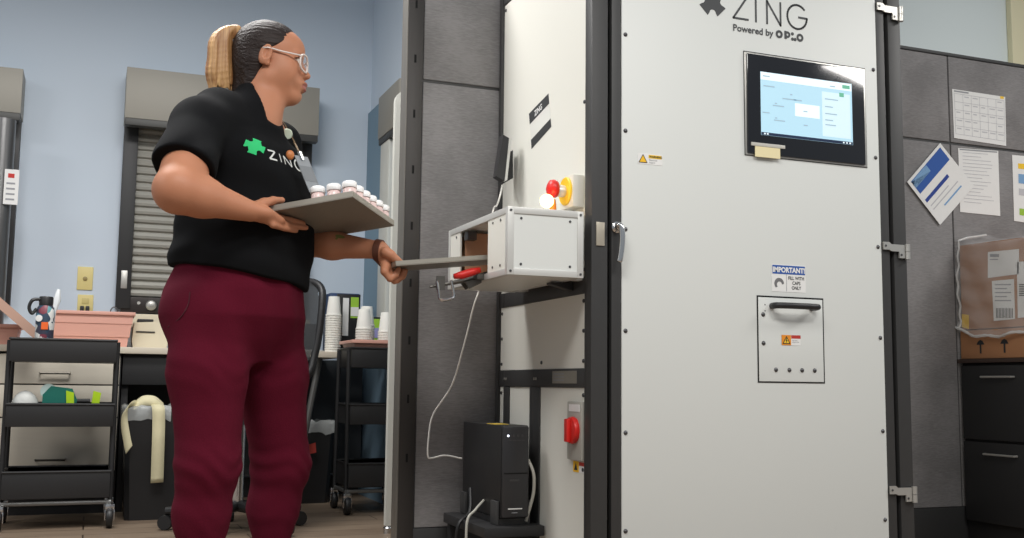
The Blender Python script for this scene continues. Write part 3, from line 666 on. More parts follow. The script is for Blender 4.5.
def sticker(nm, par, x0, z0, x1, z1, M, y=None, lab=None, th=.0008):
    return part(nm, MB().box(x0, x1, (y if y else DY)-th, (y if y else DY)-.00005, z0, z1), M, par, smooth=False, label=lab)
def warn_tri(x, z, s, y):
    tri = MB().prism([(-s, -s*.85), (s, -s*.85), (0, s*.9)], (x, y, z), UX, UZ, (0, -.0004, 0))
    return tri
TRI = mat('amber_warning_print', (238, 186, 30), .6)
w = sticker('warning_sticker', door, 1.413, 1.221, 1.492, 1.252, PAPER, lab='small sticker with yellow warning triangle')
part('warning_field', MB().box(1.415, 1.444, DY-.0012, DY-.0009, 1.2225, 1.2505), TRI, w, smooth=False) if False else None
part('warning_triangle', warn_tri(1.429, 1.236, .0125, DY-.0009), TRI, door, smooth=False)
part('warning_triangle_rim', strokes([[(-.013, -.0105), (.013, -.0105), (0, .012), (-.013, -.0105)]], .0018, (1.429, DY-.0014, 1.236), UX, UZ, (0, -.0003, 0)), DINK, door, smooth=False)
part('warning_band', MB().box(1.447, 1.489, DY-.0012, DY-.0009, 1.239, 1.249), YEL, door, smooth=False)
part('printed_text', text_mesh('WARNING', .0085, (1.449, DY-.0014, 1.241), UX, UZ, .0002, bold=.0003), DINK, door, smooth=False)
part('printed_text', text_mesh('Electrical\nhazard', .007, (1.449, DY-.0012, 1.232), UX, UZ, .0002), INK, door, smooth=False)

# IMPORTANT! sign
s_ = sticker('important_sign', door, 1.859, .876, 1.979, .957, PAPER, lab='sign reading IMPORTANT! FILL WITH CAPS ONLY')
part('sign_header', MB().box(1.861, 1.977, DY-.0014, DY-.0009, .929, .955), BINK, door, smooth=False)
part('sign_header_text', text_mesh('IMPORTANT!', .021, (1.919, DY-.0016, .9345), UX, UZ, .0002, 'CENTER', .0009, .93), PAPER, door, smooth=False)
part('sign_text', text_mesh('FILL WITH\nCAPS\nONLY', .0145, (1.945, DY-.0011, .913), UX, UZ, .0002, 'CENTER', .0003, .86), DINK, door, smooth=False)
part('sign_divider', MB().box(1.9095, 1.9108, DY-.0013, DY-.0009, .878, .928), INK, door, smooth=False)
cap = [(.017*math.cos(math.radians(a)), .017*math.sin(math.radians(a))) for a in range(-20, 210, 15)]+[(.009*math.cos(math.radians(a)), .009*math.sin(math.radians(a))-.003) for a in range(205, -30, -15)]
part('sign_cap_symbol', MB().prism([(-.004+a*math.cos(.35)-b*math.sin(.35), a*math.sin(.35)+b*math.cos(.35)) for a, b in cap], (1.888, DY-.0009, .9), UX, UZ, (0, -.0004, 0)), mat('mid_grey_print', (110, 110, 112), .7), door, smooth=False)

# hatch
HX0, HX1, HZ0, HZ1 = 1.809, 2.037, .611, .857
hatch = part('hatch', MB().box(HX0, HX1, DY-.0025, DY-.0001, HZ0, HZ1, .0008), WHITE, mach)
part('hatch_gap', MB().box(HX0-.004, HX1+.0045, DY-.0012, DY-.00005, HZ0-.004, HZ1+.005), mat('black_void', (1, 1, 1)), hatch, smooth=False)
HY = DY-.0025
hx = [1.848, 2.003]; hz = .832
mb = MB().tube(smoothpath([(hx[0]+.008, HY, hz), (hx[0]+.004, HY-.026, hz), (hx[0]+.022, HY-.036, hz+.0), ((hx[0]+hx[1])/2, HY-.038, hz), (hx[1]-.022, HY-.036, hz), (hx[1]-.004, HY-.026, hz), (hx[1]-.008, HY, hz)], 5), .0095, 12)
part('hatch_handle', mb, BLKP, hatch, smooth=True)
for x, z in ((1.825, .806), (1.825, .722), (1.867, .645), (1.914, .645), (1.959, .645), (2.004, .645)): screw(x, z, hatch, .0068, HY)
for z in (.835, .817): part('pinhole', MB().lathe([(.0022, 0), (.0022, .0006)], (1.832, HY, z), (0, -1, 0), 8), DINK, hatch)
sticker('warning_sticker', hatch, 1.888, .718, 1.955, .748, PAPER, HY)
sticker('warning_field', hatch, 1.888, .718, 1.921, .748, mat('orange_warning_print', (226, 140, 30), .6), HY, th=.0011)
part('warning_triangle', warn_tri(1.9045, .733, .012, HY-.0011), YEL, hatch, smooth=False)
part('warning_triangle', strokes([[(-.012, -.010), (.012, -.010), (0, .0105), (-.012, -.010)], [(.001, .006), (-.002, -.001), (.002, -.001), (-.001, -.007)]], .0022, (1.9045, HY-.0016, .733), UX, UZ, (0, -.0003, 0)), DINK, hatch, smooth=False)
sticker('warning_band', hatch, 1.922, .738, 1.955, .748, mat('dark_red_print', (180, 50, 40), .6), HY, th=.0011)
part('printed_text', text_mesh('Hazardous\nvoltage inside', .0052, (1.9235, HY-.0013, .731), UX, UZ, .0002, squeeze=.9), INK, hatch, smooth=False)

# touchscreen
ts = part('touchscreen', MB().box(1.776, 2.207, DY-.010, DY-.0005, 1.283, 1.588, .006), mat('glossy_black_bezel', (22, 24, 30), .12, coat=.3), mach, label='touchscreen in a black bezel set in a steel rim')
part('steel_rim', MB().box(1.771, 2.216, DY-.004, DY-.0002, 1.279, 1.593, .002), ALU, ts)
part('rim_shadow_gap', MB().box(1.7695, 2.218, DY-.002, DY-.0001, 1.2775, 1.596), DINK, ts)
SCRN = mat('lit_screen', (176, 214, 232), .3, emit=.34)
def scr(nm, x0, z0, x1, z1, M, k=1): return part(nm, MB().box(x0, x1, DY-.0102-.0003*k, DY-.0101, z0, z1), M, ts, smooth=False)
scr('display', 1.822, 1.342, 2.158, 1.536, SCRN)
E1 = mat('lit_screen_highlight', (226, 240, 246), .3, emit=.4); E2 = mat('lit_screen_grey', (160, 186, 200), .3, emit=.28); E3 = mat('lit_screen_green', (96, 168, 140), .3, emit=.45); E4 = mat('lit_screen_navy', (24, 40, 70), .3, emit=.2)
scr('display_header', 1.823, 1.512, 2.157, 1.5355, E1, 2)
scr('display_taskbar', 1.823, 1.3425, 2.157, 1.351, E4, 2)
scr('display_button', 1.94, 1.42, 2.03, 1.445, E1, 2) if False else None
scr('display_button', 1.945, 1.412, 2.035, 1.452, E1, 2)
scr('display_panel', 2.045, 1.36, 2.150, 1.50, mat('lit_screen_pale', (206, 230, 240), .3, emit=.36), 2)
scr('display_icon', 2.122, 1.518, 2.150, 1.529, E3, 3); scr('display_icon', 2.11, 1.49, 2.127, 1.503, E3, 3)
for a, b, c in ((1.83, 1.522, .025), (1.832, 1.492, .04), (1.90, 1.46, .05), (1.94, 1.452+.008, .03), (1.865, 1.435, .04), (1.868, 1.39, .04), (1.975, 1.428, .015), (1.975, 1.385, .015), (1.828, 1.41, .025), (2.055, 1.476, .05), (2.055, 1.452, .03), (2.055, 1.43, .045), (2.055, 1.41, .03), (2.055, 1.395, .04), (2.075, 1.518, .02), (1.872, 1.442, .008), (1.872, 1.397, .008), (1.928, 1.475, .008)):
    scr('display_text', a, b, a+c, b+.0035, E2, 3)
for a in (1.832, 1.842, 2.12, 2.132, 2.144): scr('display_taskbar_icon', a, 1.3445, a+.006, 1.349, E1, 3)
part('clear_tab', MB().box(1.785, 1.905, DY-.0135, DY-.0105, 1.306, 1.3165, .001), mat('clear_grey_strip', (190, 188, 180), .4), ts)
part('sticky_note', MB().box(1.799, 1.887, DY-.0125, DY-.0103, 1.274, 1.3055), mat('cream_note', (232, 220, 176), .8), ts)

# lever handle, latch plate, hinges
part('latch_plate', MB().box(1.2835, 1.309, Y0-.004, Y0-.0002, .979, 1.045, .001), mat('satin_nickel_plate', (186, 178, 162), .35, .4), mach)
lv = part('lever_handle', MB().lathe([(.016, 0), (.016, .006), (.011, .009), (.011, .024), (.009, .026)], (1.345, DY+.002, 1.033), (0, -1, 0), 24), CHR, mach, label='chrome lever handle')
part('lever', MB().tube(smoothpath([(1.337, DY-.024, 1.038), (1.346, DY-.030, 1.028), (1.347, DY-.032, .99), (1.343, DY-.030, .95), (1.340, DY-.028, .933)]), .0085, 12), CHR, lv, smooth=True)
def hinge(z):
    h = part('hinge', MB().prism([(2.270, .0), (2.292, .0), (2.30, -.006), (2.352, -.006), (2.352, -.048), (2.33, -.048), (2.33, -.028), (2.30, -.028), (2.292, -.024), (2.270, -.024)], (0, DY-.0005, z), UX, UZ, (0, -.006, 0)), ALU, mach)
    part('hinge_barrel', MB().cyl((2.362, DY-.006, z-.003), (2.362, DY-.006, z-.026), .0085), ALU, h)
    part('hinge_barrel', MB().cyl((2.362, DY-.006, z-.0275), (2.362, DY-.006, z-.051), .0085), ALU, h)
    for x, zz in ((2.278, z-.012), (2.338, z-.038)): part('screw', MB().lathe([(.004, 0), (.003, .002)], (x, DY-.0065, zz), (0, -1, 0), 10), SCR, h)
hinge(1.818); hinge(1.048); hinge(.30)

# ---- decal, plates and switches of the machine's side (facing -X)
SX_ = X0+.006
def side(nm, y0, z0, y1, z1, M, k=1, par=None, lab=None):
    return part(nm, MB().box(SX_-.0006*k, SX_-.00005, y0, y1, z0, z1), M, par or mach, smooth=False, label=lab)
def quad(nm, pts, M, k):
    O = [atX(a, b, SX_) for a, b in pts]
    return part(nm, MB().prism([(q[1], q[2]) for q in O], (SX_-.0005*(k-1), 0, 0), UY, UZ, (-.0005, 0, 0)), M, mach, smooth=False)
quad('side_decal', [(529.2, 113.8), (548.7, 93.5), (551.4, 126.8), (531.8, 149)], mat('pearl_grey_print', (214, 214, 208), .6), 1)
quad('decal_band', [(529.2, 113.8), (548.7, 93.5), (549.4, 103.5), (530, 124.5)], DINK, 2)
quad('decal_band', [(531.2, 140), (550.8, 118.5), (551.4, 126.8), (531.8, 149)], DINK, 2)
ta, tb = atX(535, 116.5, SX_), atX(546, 105, SX_); tu_ = nrm0 = (tb-ta)/np.linalg.norm(tb-ta); tv_ = np.cross((-1, 0, 0), tu_)
part('decal_text', text_mesh('ZING', .026, ta+np.array([-.0012, 0, 0]), tu_, tv_, .0002, bold=.0006), PAPER, mach, smooth=False)
side('name_plate', 2.735, .598, 2.905, .634, mat('silver_name_plate', (150, 146, 136), .4, .5), 10)
for k in range(3): part('plate_text', MB().box(SX_-.0065, SX_-.0061, 2.82, 2.895, .606+.009*k, .609+.009*k), INK, mach, smooth=False)
bk = MB()
for y in (3.285, 3.30, 3.03, 3.045): bk.lathe([(.0045, 0), (.0045, .002)], (X0+.0009, y, .612), (-1, 0, 0), 8)
part('rail_bolts', bk, ALU, mach)
# rotary isolator
ro = part('isolator_switch', MB().box(SX_-.012, SX_-.0001, 2.69, 2.785, .385, .548, .004), mat('grey_switch_plate', (172, 170, 162), .45), mach, label='grey isolator plate with red rotary knob')
part('rotary_knob', MB().lathe([(.036, 0), (.038, .006), (.036, .014), (.028, .017)], (SX_-.012, 2.735, .468), (-1, 0, 0), 28).box(SX_-.040, SX_-.028, 2.725, 2.745, .436, .500, .003), RED, ro)
part('switch_label', MB().box(SX_-.0132, SX_-.0121, 2.70, 2.77, .52, .54), PAPER, ro)
ws = side('warning_sticker', 2.69, .352, 2.765, .382, PAPER)
side('warning_field', 2.728, .352, 2.765, .382, TRI, 2)
part('warning_triangle', MB().prism([(-.011, -.0095), (.011, -.0095), (0, .0105)], (SX_-.0014, 2.7465, .367), (0, -1, 0), UZ, (-.0004, 0, 0)), DINK, mach, smooth=False)
side('warning_band', 2.692, .371, 2.726, .381, mat('dark_red_print', (1, 1, 1)), 2)
# emergency stop
es = part('emergency_stop', MB().box(1.240, SX_-.0001, 2.70, 2.79, 1.095, 1.188, .004), mat('light_grey_enclosure', (214, 212, 202), .5), mach, label='grey emergency stop box with yellow ring and red mushroom button')
part('yellow_ring', MB().lathe([(.040, 0), (.041, .004), (.038, .007)], (1.240, 2.745, 1.145), (-1, 0, 0), 28), YEL, es)
part('button_collar', MB().lathe([(.016, 0), (.018, .012), (.015, .026)], (1.235, 2.745, 1.145), (-1, 0, 0), 20), ALUL, es)
part('mushroom_button', MB().lathe([(.010, .02), (.012, .03), (.0235, .034), (.027, .044), (.025, .054), (.015, .060), (.002, .062)], (1.243, 2.745, 1.149), (-1, 0, 0), 28), RED, es, smooth=60)
GLOW = mat('warm_glowing_lamp', (255, 214, 140), .4, emit=7)
lp = part('work_lamp', MB().tube(smoothpath([(1.192, 2.735, 1.078), (1.192, 2.73, 1.09), (1.188, 2.728, 1.115)]), .010, 12), mat('amber_plastic', (206, 120, 40), .4), mach, label='small warm glowing lamp beside the emergency stop')
part('lamp_globe', MB().ball((1.160, 2.700, 1.104), .0195, 20), GLOW, lp, smooth=True)

# handheld device in its holder on the rear post
def slab(nm, px, Y, d, M, par, lab=None):
    return part(nm, MB().prism([(at(a, b, Y)[0], at(a, b, Y)[2]) for a, b in px], (0, Y, 0), UX, UZ, (0, d, 0)), M, par, label=lab)
hs = slab('device_holder', [(503, 184), (513, 178), (513, 150), (505, 158)], 3.215, .04, BLKP, mach, 'black handset leaning in its holder')
slab('handset', [(496.5, 176), (504.5, 181), (509, 138), (503, 134.5)], 3.18, .034, mat('satin_black_shell', (42, 42, 44), .35), hs)
slab('handset_edge', [(504.7, 181), (507.3, 180), (511.8, 138), (509.2, 138)], 3.18, .034, ALUL, hs)

# ---- loading box
lb = part('loading_box', MB().box(1.040, 1.227, 3.148, 3.150, .905, 1.052), WHITE, mach, label='white loading box framed in aluminium profile')
BX0, BX1, BY0, BY1, BZ0, BZ1 = 1.021, 1.246, 2.641, 3.155, .886, 1.071
fr = MB(); e = .018
for z in (BZ0, BZ1-e): fr.box(BX0+e, BX1-e, BY0, BY0+e, z, z+e, .001).box(BX0+e, BX1-e, BY1-e, BY1, z, z+e, .001).box(BX0, BX0+e, BY0+e, BY1-e, z, z+e, .001).box(BX1-e, BX1, BY0+e, BY1-e, z, z+e, .001)
for x in (BX0, BX1-e):
    for y in (BY0, BY1-e): fr.box(x, x+e, y, y+e, BZ0, BZ1, .001)
part('profile_frame', fr, ALUL, lb)
part('front_panel', MB().box(BX0+e, BX1-e, BY0+.003, BY0+.008, BZ0+e, BZ1-e), WHITE, lb)
part('back_panel', MB().box(BX0+e, BX1-e, BY1-.008, BY1-.003, BZ0+e, BZ1-e), mat('brown_board_lining', (176, 134, 106), .6), lb)
part('top_panel', MB().box(BX0+e, BX1-e, BY0+e, BY1-e, BZ1-.008, BZ1-.003), WHITE, lb)
part('floor_panel', MB().box(BX0+e, BX1-e, BY0+e, BY1-e, BZ0+.002, BZ0+.007), WHITE, lb)
part('end_panel', MB().box(BX0+.002, BX0+.007, BY0+e, 2.80, BZ0+e, BZ1-e), SIDEW, lb)
part('end_panel', MB().box(BX0+.002, BX0+.007, 3.045, BY1-e, BZ0+e, BZ1-e), SIDEW, lb)
part('inner_wall', MB().box(BX1-e-.004, BX1-e, 2.81, 3.04, BZ0+e, BZ1-e), MATS['brown_board_lining'], lb)
part('inner_guide', MB().box(BX0+.02, BX1-e-.005, 3.05, 3.054, BZ0+e, BZ1-e), MATS['brown_board_lining'], lb)
part('inner_guide', MB().box(BX0+.02, BX1-e-.005, 2.796, 2.80, BZ0+e, BZ1-e), MATS['brown_board_lining'], lb)
part('glow_strip', MB().box(BX1-.03, BX1-.023, 2.81, 3.04, 1.024, 1.029), mat('warm_strip_glow', (255, 232, 206), .4, emit=5), lb)  # glowing bar added for the bright line inside; it lights the lining
part('door_sensor', MB().box(BX0+.01, BX0+.04, 3.0, 3.035, 1.025, 1.052, .002), SCR, lb)
SP = [((x, BY0+.003, z), (0, -1, 0)) for x in (BX0+.04, BX1-.04) for z in (BZ0+.03, BZ1-.03)]+[((x, BY0, z), (0, -1, 0)) for x in (BX0+.009, BX1-.009) for z in (BZ0+.01, BZ1-.01)]+[((BX0+.002, y, z), (-1, 0, 0)) for y in (2.70, 2.76, 3.08) for z in (BZ0+.03, BZ1-.03)]
for p_, d_ in SP: part('screw', MB().lathe([(.0036, 0), (.0034, .0018)], p_, d_, 10), SCR, lb)
part('mounting_bracket', MB().box(BX1+.0005, X0+.005, 2.70, 2.73, BZ0, BZ1, .001), ALUL, lb)
part('mounting_bracket', MB().box(BX1+.0005, X0+.005, 3.1, 3.14, BZ0, BZ1, .001), ALUL, lb)
part('support_arm', MB().prism([(1.269, .862), (1.269, .884), (1.20, .884), (1.20, .878)], (0, 2.76, 0), UX, UZ, (0, .03, 0)), BLKM, lb)
# toggle clamp
cl = part('toggle_clamp', MB().box(1.0, BX0-.0005, 2.82, 2.90, .888, .904, .001).prism([(.985, .862), (1.02, .880), (1.02, .895), (.97, .88)], (0, 2.84, 0), UX, UZ, (0, .006, 0)).prism([(.985, .862), (1.02, .880), (1.02, .895), (.97, .88)], (0, 2.875, 0), UX, UZ, (0, .006, 0)), mat('dark_clamp_steel', (96, 94, 90), .4, .6), mach, label='steel toggle clamp with red grip')
c1, c2 = at(432, 287, 2.86), at(490, 274, 2.86)
part('clamp_arm', MB().tube([at(430, 287, 2.86), at(462, 281, 2.86), at(492, 272, 2.86)], [.0035, .007, .006], 8), MATS['dark_clamp_steel'], cl)
part('red_grip', MB().tube([at(454, 276.5, 2.82), at(462, 275, 2.82), at(472, 272, 2.82), at(480, 270, 2.82)], [.0075, .0115, .0115, .008], 12), RED, cl, smooth=True)
part('u_bolt', MB().tube(smoothpath([at(437, 281, 2.84), at(439, 292, 2.84), at(441, 300, 2.84), at(453, 298, 2.84), at(453.5, 292, 2.84), at(451, 280, 2.84)], 4), .0042, 8), CHR, cl)
part('clamp_plate', MB().prism([(-.012, -.02), (.012, -.02), (.012, .02), (-.012, .02)], at(441, 283, 2.85), UX, UZ, (0, .006, 0)), MATS['dark_clamp_steel'], cl)

# side shelf carrying the power supply
part('floor_shelf', MB().box(1.08, X0-.001, 2.95, 3.34, .15, .18, .003), BLKM, mach)
for y in (2.96, 3.30): part('shelf_leg', MB().box(1.09, 1.12, y, y+.03, 0, .149, .002), BLKM, mach)

t = thing('power_supply', (1.185, 3.15, .181), 'black tower backup power supply with glowing white light beside the machine', 'power supply')
part('case', MB().box(1.14, 1.228, 2.985, 3.33, .20, .472, .004), BLKP, t)
part('front_face', MB().box(1.142, 1.226, 2.972, 2.9845, .203, .470, .006), mat('satin_black_shell', (1, 1, 1)), t)
for x in (1.129, 1.2285): 
    for y in (2.99, 3.27): part('stand_foot', MB().box(x, x+.010, y, y+.05, .181, .25, .003), mat('dark_grey_plastic', (58, 58, 58), .5), t)
part('stand_base', MB().box(1.14, 1.228, 2.99, 3.32, .181, .199), BLKP, t)
part('status_light', MB().lathe([(.003, 0), (.003, .002)], (1.158, 2.972, .442), (0, -1, 0), 12), mat('white_status_light', (235, 240, 255), .4, emit=3), t)
for k in range(3): part('button', MB().lathe([(.0035, 0), (.0035, .0015)], (1.176+.014*k, 2.972, .442), (0, -1, 0), 10), MATS['dark_grey_plastic'], t)
for k in range(4): part('vent_slot', MB().box(1.160+.014*k, 1.170+.014*k, 2.9712, 2.9722, .427, .430), MATS['dark_grey_plastic'], t)
part('seam', MB().box(1.146, 1.222, 2.971, 2.9722, .330, .334), MATS['black_void'], t)
part('badge', MB().box(1.160, 1.205, 2.9708, 2.9722, .2275, .2305), PAPER, t); part('badge', MB().box(1.172, 1.19, 2.9708, 2.9722, .2165, .2185), INK, t)
part('model_mark', MB().box(1.165, 1.195, 2.9708, 2.9722, .309, .314), MATS['dark_grey_plastic'], t)
part('yellow_label', MB().box(1.145, 1.19, 3.05, 3.12, .4722, .4735), mat('mustard_label', (200, 170, 60), .6), t)
WC = mat('white_cable', (1, 1, 1))
solo('data_cable', MB().tube(smoothpath([at(503, 180, 3.26), at(501, 192, 3.2), at(497, 205, 3.2), at(492, 215, 3.22), at(480, 285, 3.2), at(474, 305, 3.18), at(464, 345, 3.2), at(452, 385, 3.25), at(433, 415, 3.3), at(428.5, 440, 3.3), at(428, 456, 3.3), at(432, 458, 3.3), at(445, 455.5, 3.3), at(462, 458.5, 3.29)]), .0028, 8), WC, 'long thin white cable looping down in front of the grey cubicle fabric', 'cable')
solo('grey_cable', MB().tube(smoothpath([(1.232, 2.995, .37), (1.242, 2.975, .33), (1.243, 2.975, .28), (1.236, 2.98, .24), (1.225, 2.99, .19)]), .005, 8), mat('pale_grey_cable', (170, 168, 158), .5), 'grey cord curving down the power supply next to the machine side', 'cord')
solo('black_cable', MB().tube(smoothpath([(1.122, 3.2, .27), (1.11, 3.17, .2), (1.066, 3.15, .16), (1.06, 3.17, .03), (1.0, 3.2, .008)]), .006, 8), BLKP, 'black cord dropping from the power supply to the floor', 'cord')
solo('grey_cable', MB().tube(smoothpath([(1.138, 3.12, .24), (1.10, 3.09, .215), (1.067, 3.07, .18), (1.062, 3.05, .05), (1.066, 3.04, .008)]), .004, 8), MATS['pale_grey_cable'], 'grey cord hanging down past the shelf of the power supply', 'cord')

#PERSON

# ================================================================ the person (signed distance fields, meshed)
def nrm(a): a = np.array(a, float); return a/np.linalg.norm(a)
class SDF:
    """smooth union of rounded solids on a grid, turned into one closed surface"""
    def __init__(s, xs, ys, zs):
        s.x, s.y, s.z = [np.asarray(a, np.float32) for a in (xs, ys, zs)]
        s.D = np.full((len(s.x), len(s.y), len(s.z)), .2, np.float32)
    def sub(s, lo, hi):
        i = []
        for a, l, h in zip((s.x, s.y, s.z), lo, hi):
            i0, i1 = np.searchsorted(a, l), np.searchsorted(a, h); i.append(slice(max(0, i0-1), min(len(a), i1+1)))
        i = tuple(i); return i, s.x[i[0]][:, None, None], s.y[i[1]][None, :, None], s.z[i[2]][None, None, :]
    def mix(s, i, d, k, cut=False, keep=False):
        o = s.D[i]
        if cut: d = -d; 
        if keep or cut:
            h = np.clip(.5-.5*(o-d)/k, 0, 1); s.D[i] = o*(1-h)+d*h+k*h*(1-h)
        else:
            h = np.clip(.5+.5*(o-d)/k, 0, 1); s.D[i] = o*(1-h)+d*h-k*h*(1-h)
    def cone(s, a, b, ra, rb, k=.01, cut=False, flat=None):
        """tapered capsule; flat=(direction, factor) squeezes it along a direction"""
        a, b = np.array(a, float), np.array(b, float); R = max(ra, rb)+k*2+.02
        i, X, Y, Z = s.sub(np.minimum(a, b)-R, np.maximum(a, b)+R)
        v = [X-a[0], Y-a[1], Z-a[2]]; ab = b-a; q = (v[0]*ab[0]+v[1]*ab[1]+v[2]*ab[2])/max(1e-9, ab@ab); t = np.clip(q, 0, 1)
        w = [v[j]-t*ab[j] for j in range(3)]; r = ra+(rb-ra)*t
        L2 = w[0]**2+w[1]**2+w[2]**2
        if flat is not None:
            n = nrm(flat[0]); c = w[0]*n[0]+w[1]*n[1]+w[2]*n[2]; L2 = L2+c*c*(1/flat[1]**2-1)
        s.mix(i, np.sqrt(L2)-r, k, cut)
    def chain(s, pts, rs, k=.01, flat=None):
        for a, b, p, q in zip(pts, pts[1:], rs, rs[1:]): s.cone(a, b, p, q, k, flat=flat)
    def ell(s, c, r, M=None, k=.01, cut=False):
        c = np.array(c, float); r = np.array(r, float); M = np.eye(3) if M is None else M; R = max(r)+k*2+.02
        i, X, Y, Z = s.sub(c-R, c+R); v = [X-c[0], Y-c[1], Z-c[2]]
        w = [(v[0]*M[j][0]+v[1]*M[j][1]+v[2]*M[j][2]) for j in range(3)]
        k0 = np.sqrt(sum((w[j]/r[j])**2 for j in range(3))); k1 = np.sqrt(sum((w[j]/r[j]**2)**2 for j in range(3)))+1e-6
        s.mix(i, k0*(k0-1)/k1, k, cut)
    def loft(s, rows, k=.02, p=2.3):
        """rows: (z, cx, cy, half-width, half-depth, heading) stacked upward"""
        R = np.array(rows, float); zc = s.z; lo = np.array([R[:, 1].min()-.4, R[:, 2].min()-.4, R[0, 0]-.06]); hi = np.array([R[:, 1].max()+.4, R[:, 2].max()+.4, R[-1, 0]+.06])
        i, X, Y, Z = s.sub(lo, hi)
        z = np.clip(Z, R[0, 0], R[-1, 0]); g = [np.interp(z, R[:, 0], R[:, j]) for j in range(1, 6)]
        ch, sh_ = np.cos(g[4]), np.sin(g[4]); dx, dy = X-g[0], Y-g[1]
        f_, l_ = dx*ch+dy*sh_, -dx*sh_+dy*ch
        q = (np.abs(l_/g[2])**p+np.abs(f_/g[3])**p)**(1/p)
        d = (q-1)*np.minimum(g[2], g[3])*np.where(q < 1, 1, .95)
        e = np.maximum(R[0, 0]-Z, Z-R[-1, 0]); d = np.where(e > 0, np.sqrt(np.maximum(d, 0)**2+e**2)+np.minimum(d, 0)*0, np.maximum(d, e*1.0))
        s.mix(i, d.astype(np.float32), k)
    def mesh(s):
        D = s.D; ins = D < 0; nx, ny, nz = D.shape
        acc = np.zeros((nx-1, ny-1, nz-1, 3), np.float32); cnt = np.zeros((nx-1, ny-1, nz-1), np.float32)
        ax = (s.x, s.y, s.z)
        for d in range(3):
            sl0 = [slice(None)]*3; sl1 = [slice(None)]*3; sl0[d] = slice(0, -1); sl1[d] = slice(1, None)
            a, b = D[tuple(sl0)], D[tuple(sl1)]; I = np.nonzero((a < 0) != (b < 0)); av, bv = a[I], b[I]; t = av/(av-bv)
            P = [ax[j][I[j]] for j in range(3)]; P[d] = ax[d][I[d]]*(1-t)+ax[d][I[d]+1]*t
            o = [j for j in range(3) if j != d]
            for u in (0, -1):
                for w in (0, -1):
                    J = [q.copy() for q in I]; J[o[0]] += u; J[o[1]] += w
                    ok = (J[0] >= 0) & (J[1] >= 0) & (J[2] >= 0) & (J[0] < nx-1) & (J[1] < ny-1) & (J[2] < nz-1)
                    L = tuple(q[ok] for q in J)
                    for j in range(3): acc[L+(np.full(len(L[0]), j),)] += P[j][ok]
                    cnt[L] += 1
        idx = np.full(cnt.shape, -1, np.int64); m_ = cnt > 0; n = int(m_.sum()); idx[m_] = np.arange(n); V = acc[m_]/cnt[m_][:, None]
        Fs = []
        for d in range(3):
            o = [j for j in range(3) if j != d]
            sl0 = [slice(1, -1)]*3; sl1 = [slice(1, -1)]*3; sl0[d] = slice(0, -1); sl1[d] = slice(1, None)
            a, b = ins[tuple(sl0)], ins[tuple(sl1)]; I = np.nonzero(a != b); inn = a[I]
            g = [q.copy() for q in I]; g[o[0]] += 1; g[o[1]] += 1
            def at_(u, w):
                J = [q.copy() for q in g]; J[o[0]] += u; J[o[1]] += w; return idx[tuple(J)]
            q = np.stack([at_(-1, -1), at_(0, -1), at_(0, 0), at_(-1, 0)], 1)
            flip = inn if d != 1 else ~inn; q[~flip] = q[~flip][:, ::-1]; Fs.append(q)
        return V, np.concatenate(Fs)
def np_mesh(name, V, Fc, material, parent=None, org=(0, 0, 0), relax=0):
    base = np.array(wloc(parent)) if parent else np.array(org, float)
    me = bpy.data.meshes.new(name); V = V-base
    me.vertices.add(len(V)); me.vertices.foreach_set('co', V.astype(np.float32).ravel()); me.loops.add(len(Fc)*4); me.polygons.add(len(Fc))
    me.loops.foreach_set('vertex_index', Fc.astype(np.int32).ravel()); me.polygons.foreach_set('loop_start', np.arange(0, len(Fc)*4, 4, dtype=np.int32))
    me.update(calc_edges=True); me.validate()
    o = bpy.data.objects.new(name, me); COL.objects.link(o)
    if parent: o.parent = parent
    else: o.location = org
    me.materials.append(material); me.shade_smooth()
    if relax:
        s_ = o.modifiers.new('relax', 'SMOOTH'); s_.factor = .5; s_.iterations = relax
    return o
def grid(lo, hi, h, fine=None):
    """axis samples of step h; fine = (from, to, step) makes a denser stretch"""
    if not fine: return np.arange(lo, hi, h)
    a, b, s_ = fine; return np.concatenate([np.arange(lo, a, h), np.arange(a, b, s_), np.arange(b, hi, h)])

PY = 3.0
# ---- head frame
HA = math.radians(-13); HC = np.array(at(272.5, 61, PY)); HC = HC+np.array([0, 0, .0])
HT = math.radians(-2)
hf = np.array([math.cos(HA), math.sin(HA), 0]); hl = np.array([-math.sin(HA), math.cos(HA), 0]); hu = np.array([0, 0, 1.])
hf, hu = hf*math.cos(HT)+hu*math.sin(HT), -hf*math.sin(HT)+hu*math.cos(HT)
HM = np.array([hf, hl, hu])
def hp(x, y, z): return HC+hf*x+hl*y+hu*z
def rotm(M, ax, deg):
    """turn the frame M (rows) about its own axis ax"""
    a = math.radians(deg); c, s_ = math.cos(a), math.sin(a); i, j = [(1, 2), (2, 0), (0, 1)][ax]; M = M.copy(); u, v = M[i].copy(), M[j].copy(); M[i] = u*c+v*s_; M[j] = -u*s_+v*c; return M

TA = math.radians(-42)                                             # the way the chest faces
TF = np.array([math.cos(TA), math.sin(TA), 0]); TL = np.array([-math.sin(TA), math.cos(TA), 0])
LA = math.radians(-52); LF = np.array([math.cos(LA), math.sin(LA), 0]); LL = np.array([-math.sin(LA), math.cos(LA), 0])

